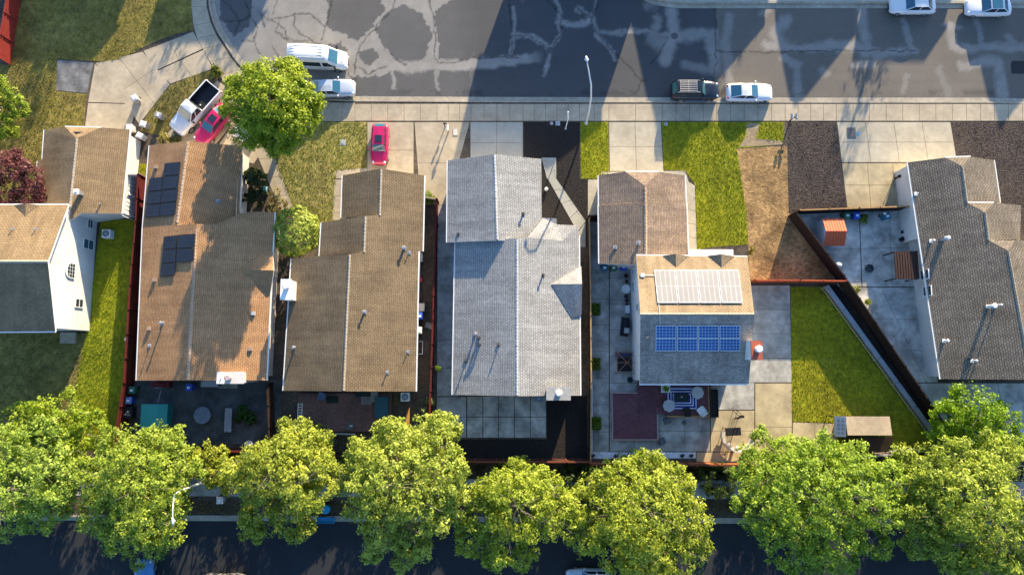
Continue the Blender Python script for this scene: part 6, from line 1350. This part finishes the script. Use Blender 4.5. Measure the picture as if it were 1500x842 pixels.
# --- shed on the back lawn
q0, q1 = P(1227,637,2.2), P(1304,610,2.2); r = thing('garden_shed', 'small shed with a tan roof at the foot of the back lawn', 'shed', (q0.x,q0.y,0)); xa = P(1240,624,2.2).x
b = MB(); b.box(xa+.1,q1.x-.1,q0.y+.1,q1.y-.1,0,2.0); b.build('wall', BROWNW, r); b = MB(); b.add([(xa,q0.y,2.25),(q1.x,q0.y,2.25),(q1.x,q1.y,2.0),(xa,q1.y,2.0),(xa,q0.y,2.35),(q1.x,q0.y,2.35),(q1.x,q1.y,2.1),(xa,q1.y,2.1)], [(3,2,1,0),(4,5,6,7),(0,1,5,4),(1,2,6,5),(2,3,7,6),(3,0,4,7)]); b.build('roof', M('tan felt roof',(.33,.26,.18),.9,.15,3,.01,14,big=.15), r)
b = MB(); b.add([(xa-.02,q0.y-.2,2.05),(xa-.02,q1.y,2.3),(q0.x,q1.y,1.75),(q0.x,q0.y-.2,1.55),(xa-.02,q0.y-.2,2.0),(xa-.02,q1.y,2.25),(q0.x,q1.y,1.7),(q0.x,q0.y-.2,1.5)], [(0,1,2,3),(7,6,5,4),(0,4,5,1),(1,5,6,2),(2,6,7,3),(3,7,4,0)]); lt = b.build('side_roof', M('lilac white sheet',(.5,.46,.5),.6,.12,4), r)
b = MB()
for i in range(4):
    for j in range(2):
        u0 = .12+.2*i; v0 = .2+.35*j
        def sp(u,v): return Vector((xa-.02+(q0.x-xa+.02)*v, q0.y-.2+(q1.y-q0.y+.2)*u, (2.05+.25*u)*(1-v)+(1.55+.2*u)*v+.006))
        b.add([sp(u0,v0),sp(u0+.13,v0),sp(u0+.13,v0+.22),sp(u0,v0+.22)], [(0,1,2,3)])
b.build('side_window', M('grey panel',(.3,.29,.33),.5,.1,4), r)
for sy in (q0.y-.15,q1.y-.05): b = MB(); b.obox((q0.x+.05,sy,0),.08,.08,1.6); b.build('post', BROWNW, r)
b = MB(); e0, e1 = P(1241,661,1.3), P(1306,639,1.3); b.add([(e0.x,e0.y,1.15),(e1.x,e0.y,1.15),(e1.x,e1.y,1.45),(e0.x,e1.y,1.45),(e0.x,e0.y,1.22),(e1.x,e0.y,1.22),(e1.x,e1.y,1.52),(e0.x,e1.y,1.52)], [(3,2,1,0),(4,5,6,7),(0,1,5,4),(1,2,6,5),(2,3,7,6),(3,0,4,7)]); b.build('shadow_slab', M('shadow dark brown', (.07,.04,.025), .9, .25, 3), r)  # dark slab, with posts below, stands in for the shed's shadow
for sx in (e0.x+.1,e1.x-.1): b = MB(); b.obox((sx,e0.y+.1,0),.08,.08,1.15); b.build('post', BROWNW, r)  # posts added only to carry the shadow slab
b = MB(); b.tube([P(1303,661,1.6),P(1355,656,1.6)],.06,6); tag(b.build('metal_pole', GALV, origin=P(1303,661,1.6)), 'pale pole lying along the rear fence right of the small shed', 'pole')
# --- red roofed shed
r = thing('playhouse_shed', 'small white shed with a bright red ridged gable roof in the grey yard', 'shed', P(1215,345,0)); SH = 1.9; a0, a1 = P(1207,360,1.55), P(1236,320,1.55); b = MB()
b.box(a0.x+.08,a1.x-.08,a0.y+.08,a1.y-.08,0,1.5); ym = (a0.y+a1.y)/2
b.add([(a0.x+.08,a0.y+.08,1.5),(a0.x+.08,a1.y-.08,1.5),(a0.x+.08,ym,2.0)], [(0,2,1)]); b.add([(a1.x-.08,a0.y+.08,1.5),(a1.x-.08,a1.y-.08,1.5),(a1.x-.08,ym,2.0)], [(0,1,2)]); b.build('wall', M('white shed plastic',(.62,.63,.66),.6,.06,4), r)
b = MB(); RR = M('bright red roof plastic',(.55,.10,.035),.6,.08,4,big=.05)
for k, (y0,z0,y1,z1) in enumerate(((a1.y,1.5,ym+.0,2.08),(a0.y,1.5,ym-.0,2.08))):
    n = 8
    for i in range(n):
        x0 = a0.x+(a1.x-a0.x)*i/n; x1 = a0.x+(a1.x-a0.x)*(i+1)/n-.045
        b.add([(x0,y0,z0),(x1,y0,z0),(x1,y1,z1),(x0,y1,z1),(x0,y0,z0+.06),(x1,y0,z0+.06),(x1,y1,z1+.06),(x0,y1,z1+.06)], [(3,2,1,0),(4,5,6,7),(0,1,5,4),(1,2,6,5),(2,3,7,6),(3,0,4,7)])
    b.add([(a0.x,y0,z0-.01),(a1.x-.045,y0,z0-.01),(a1.x-.045,y1,z1-.01),(a0.x,y1,z1-.01)], [(0,1,2,3)])
b.build('roof', RR, r); b = MB(); b.box(a0.x+.6,a0.x+1.2,a0.y+.05,a0.y+.079,.05,1.3); b.build('door', M('grey shed door',(.4,.41,.43),.6,.08,4), r)
# --- brown lean-to, globe and pots in the grey yard
q0, q1 = P(1313,409,2.1), P(1343,368,2.1); r = thing('storage_lean_to', 'dark brown ribbed lean-to roof against the wall of the staggered brown house', 'lean-to', (q0.x,q0.y,0)); b = MB(); n = 9
for i in range(n):
    x0 = q0.x+(q1.x-q0.x)*i/n; x1 = q0.x+(q1.x-q0.x)*(i+1)/n-.05; b.box(x0,x1,q0.y,q1.y,2.0+.03*i,2.06+.03*i)
b.box(q0.x+.02,q1.x-.02,q0.y+.02,q1.y-.02,1.93,1.98); b.build('roof', M('dark brown ribbed roof',(.045,.022,.016),.7,.25,5), r)
for sx in (q0.x+.06,q1.x-.1):
    for sy in (q0.y+.08,q1.y-.08): b = MB(); b.obox((sx,sy,0),.1,.1,1.93); b.build('post', BROWNW, r)
b = MB(); b.box(q0.x,q1.x,q0.y-.06,q0.y-.005,1.93,2.0); b.build('fascia', GALV, r)
q = P(1229,388,1.0); r = thing('patio_lamp', 'white domed lamp by the diagonal fence in the grey yard', 'lamp', (q.x,q.y,0)); b = MB(); b.cyl((q.x,q.y,0),.05,.9,8); b.cyl((q.x,q.y,0),.2,.04,12); b.build('pole', BLACK, r); b = MB(); b.ell((q.x,q.y,.95),.32,.26,.18,zmin=-.2); b.build('shade', WHITE, r, smooth=True)
pot2 = bucket(1274,393,'dark flat tub standing on the grey concrete yard',M('dark tub',(.05,.055,.06),.7,.2,5),.4,.25,None,'garden_tub','tub'); bucket(1322,350,'black pot beside the corner of the staggered brown house',BLACK,.22,.4,None,'plant_pot','pot','pots in the grey yard'); bucket(1325,339,'small black pot against the wall of the staggered brown house',BLACK,.2,.4,None,'plant_pot','pot','pots in the grey yard')
b = MB(); q = P(1320,312,0); q2 = P(1322,331,0); b.obox((q.x,q.y,0),.08,.08,1.3); b.box(q.x-.04,q.x+.04,q2.y,q.y-.041,1.2,1.28); b.obox((q2.x-.05,q2.y-.05,0),.08,.08,1.3); tag(b.build('rail_stand', BLACK, origin=q), 'thin black rail beside the wall near the teal blue bin', 'rail')
for i, (a, b_) in enumerate(((1298,312),)):
    q = P(a,b_,1.3); b = MB(); b.ell((q.x,q.y,1.07),.16,.12,.1); b.ell((q.x+.12,q.y+.05,1.05),.1,.08,.07); tag(b.build('white_bag', WHITE, origin=(q.x,q.y,1.05)), 'crumpled white bag on the teal blue bin', 'bag')
# --- lower street: blue barrel lid and crate
bucket(477,746,'bright blue round lidded barrel on the strip by the lower kerb',pl('bright blue plastic',(.01,.22,.4)),.4,.8,pl('bright blue lid',(.01,.27,.46)),'barrel','barrel')
q = P(476,762,.4); r = thing('blue_trough', 'bright blue trough standing in the gutter below the blue barrel', 'trough', (q.x,q.y,ZR)); b = MB(); b.box(q.x-.85,q.x+.85,q.y-.28,q.y-.24,ZR,.35); b.box(q.x-.85,q.x+.85,q.y+.24,q.y+.28,ZR,.35); b.box(q.x-.85,q.x-.81,q.y-.239,q.y+.239,ZR,.35); b.box(q.x+.81,q.x+.85,q.y-.239,q.y+.239,ZR,.35); b.box(q.x-.809,q.x+.809,q.y-.239,q.y+.239,ZR,.2); b.build('body', MATS['bright blue plastic'], r)
# side gate panel and pale trellis beside the white garage
r = thing('side_gate', 'pale slatted gate panels beside the garage wall of the white house', 'gate', P(197,300,0)); b = MB(); A_, B_ = P(203,262,0), P(196,318,0); d_ = B_-A_
for i in range(10): p_ = A_+d_*((i+.5)/10); b.obox((p_.x,p_.y,0),.05,d_.length/10*.8,1.5,0)
b.build('slat_panel', WHITE, r)
for t in (0,.5,1): p_ = A_+d_*t; b = MB(); b.obox((p_.x+.08,p_.y,0),.1,.1,1.6); b.build('post', WHITE, r)
q = P(191,497,.5); r = thing('yard_cart', 'small white cart with clutter by the red fence', 'cart', (q.x,q.y,0)); b = MB(); b.ell((q.x,q.y,1.0),.3,.28,.2); b.build('tub', WHITE, r, smooth=True); b = MB(); b.obox((q.x,q.y,.3),.5,.9,.5); b.build('body', BROWNW, r)
for s in (-.3,.3): b = MB(); b.cyl((q.x-.3,q.y+s,.2),.2,.06,12,axis='x'); b.build('wheel', RUBBER, r)
# hose reel by the tall shrub
q = P(388,277,.6); r = thing('hose_reel', 'pale green hose reel by the walkway shrub', 'hose reel', (q.x,q.y,0)); b = MB(); b.cyl((q.x-.2,q.y,.5),.3,.4,16,axis='x'); b.build('reel', pl('pale green plastic',(.2,.42,.36)), r); b = MB(); b.obox((q.x,q.y,0),.5,.3,.5); b.build('stand', BLACK, r)
# ================================================================ LIGHT AND CAMERA
w = bpy.data.worlds.new('World'); SC.world = w; w.use_nodes = True; nt = w.node_tree
bg = nt.nodes['Background']; sk = nt.nodes.new('ShaderNodeTexSky'); sk.sky_type = 'NISHITA'; sk.sun_disc = False
az = math.atan2(SDIR[0], SDIR[1])
sk.sun_elevation = SUN_EL; sk.sun_rotation = az; sk.air_density = 1.0; sk.dust_density = 1.0; sk.ozone_density = 4.5
nt.links.new(sk.outputs[0], bg.inputs[0]); bg.inputs[1].default_value = SKY_S
ld = bpy.data.lights.new('sun', 'SUN'); ld.energy = SUN_S; ld.angle = R(.5); ld.color = (1,.84,.58)
so = bpy.data.objects.new('sun', ld); COL.objects.link(so)
dv = Vector((SDIR[0]*math.cos(SUN_EL), SDIR[1]*math.cos(SUN_EL), math.sin(SUN_EL)))
so.rotation_euler = (-dv).to_track_quat('-Z','Y').to_euler(); so.location = dv*150
cd = bpy.data.cameras.new('camera'); cam = bpy.data.objects.new('camera', cd); COL.objects.link(cam)
cam.location = (0,0,CAMH); cam.rotation_euler = (TILT,0,0); cd.sensor_width = 36; cd.lens = 36*FPX/1500; cd.clip_end = 2000; cd.clip_start = .5
SC.camera = cam
SC.view_settings.view_transform = 'Standard'; SC.view_settings.look = 'None'; SC.view_settings.gamma = 1; SC.view_settings.use_curve_mapping = False
SC.view_settings.exposure = EXPO
SC.cycles.max_bounces = 6; SC.cycles.diffuse_bounces = 3; SC.cycles.transmission_bounces = 3; SC.cycles.use_denoising = True
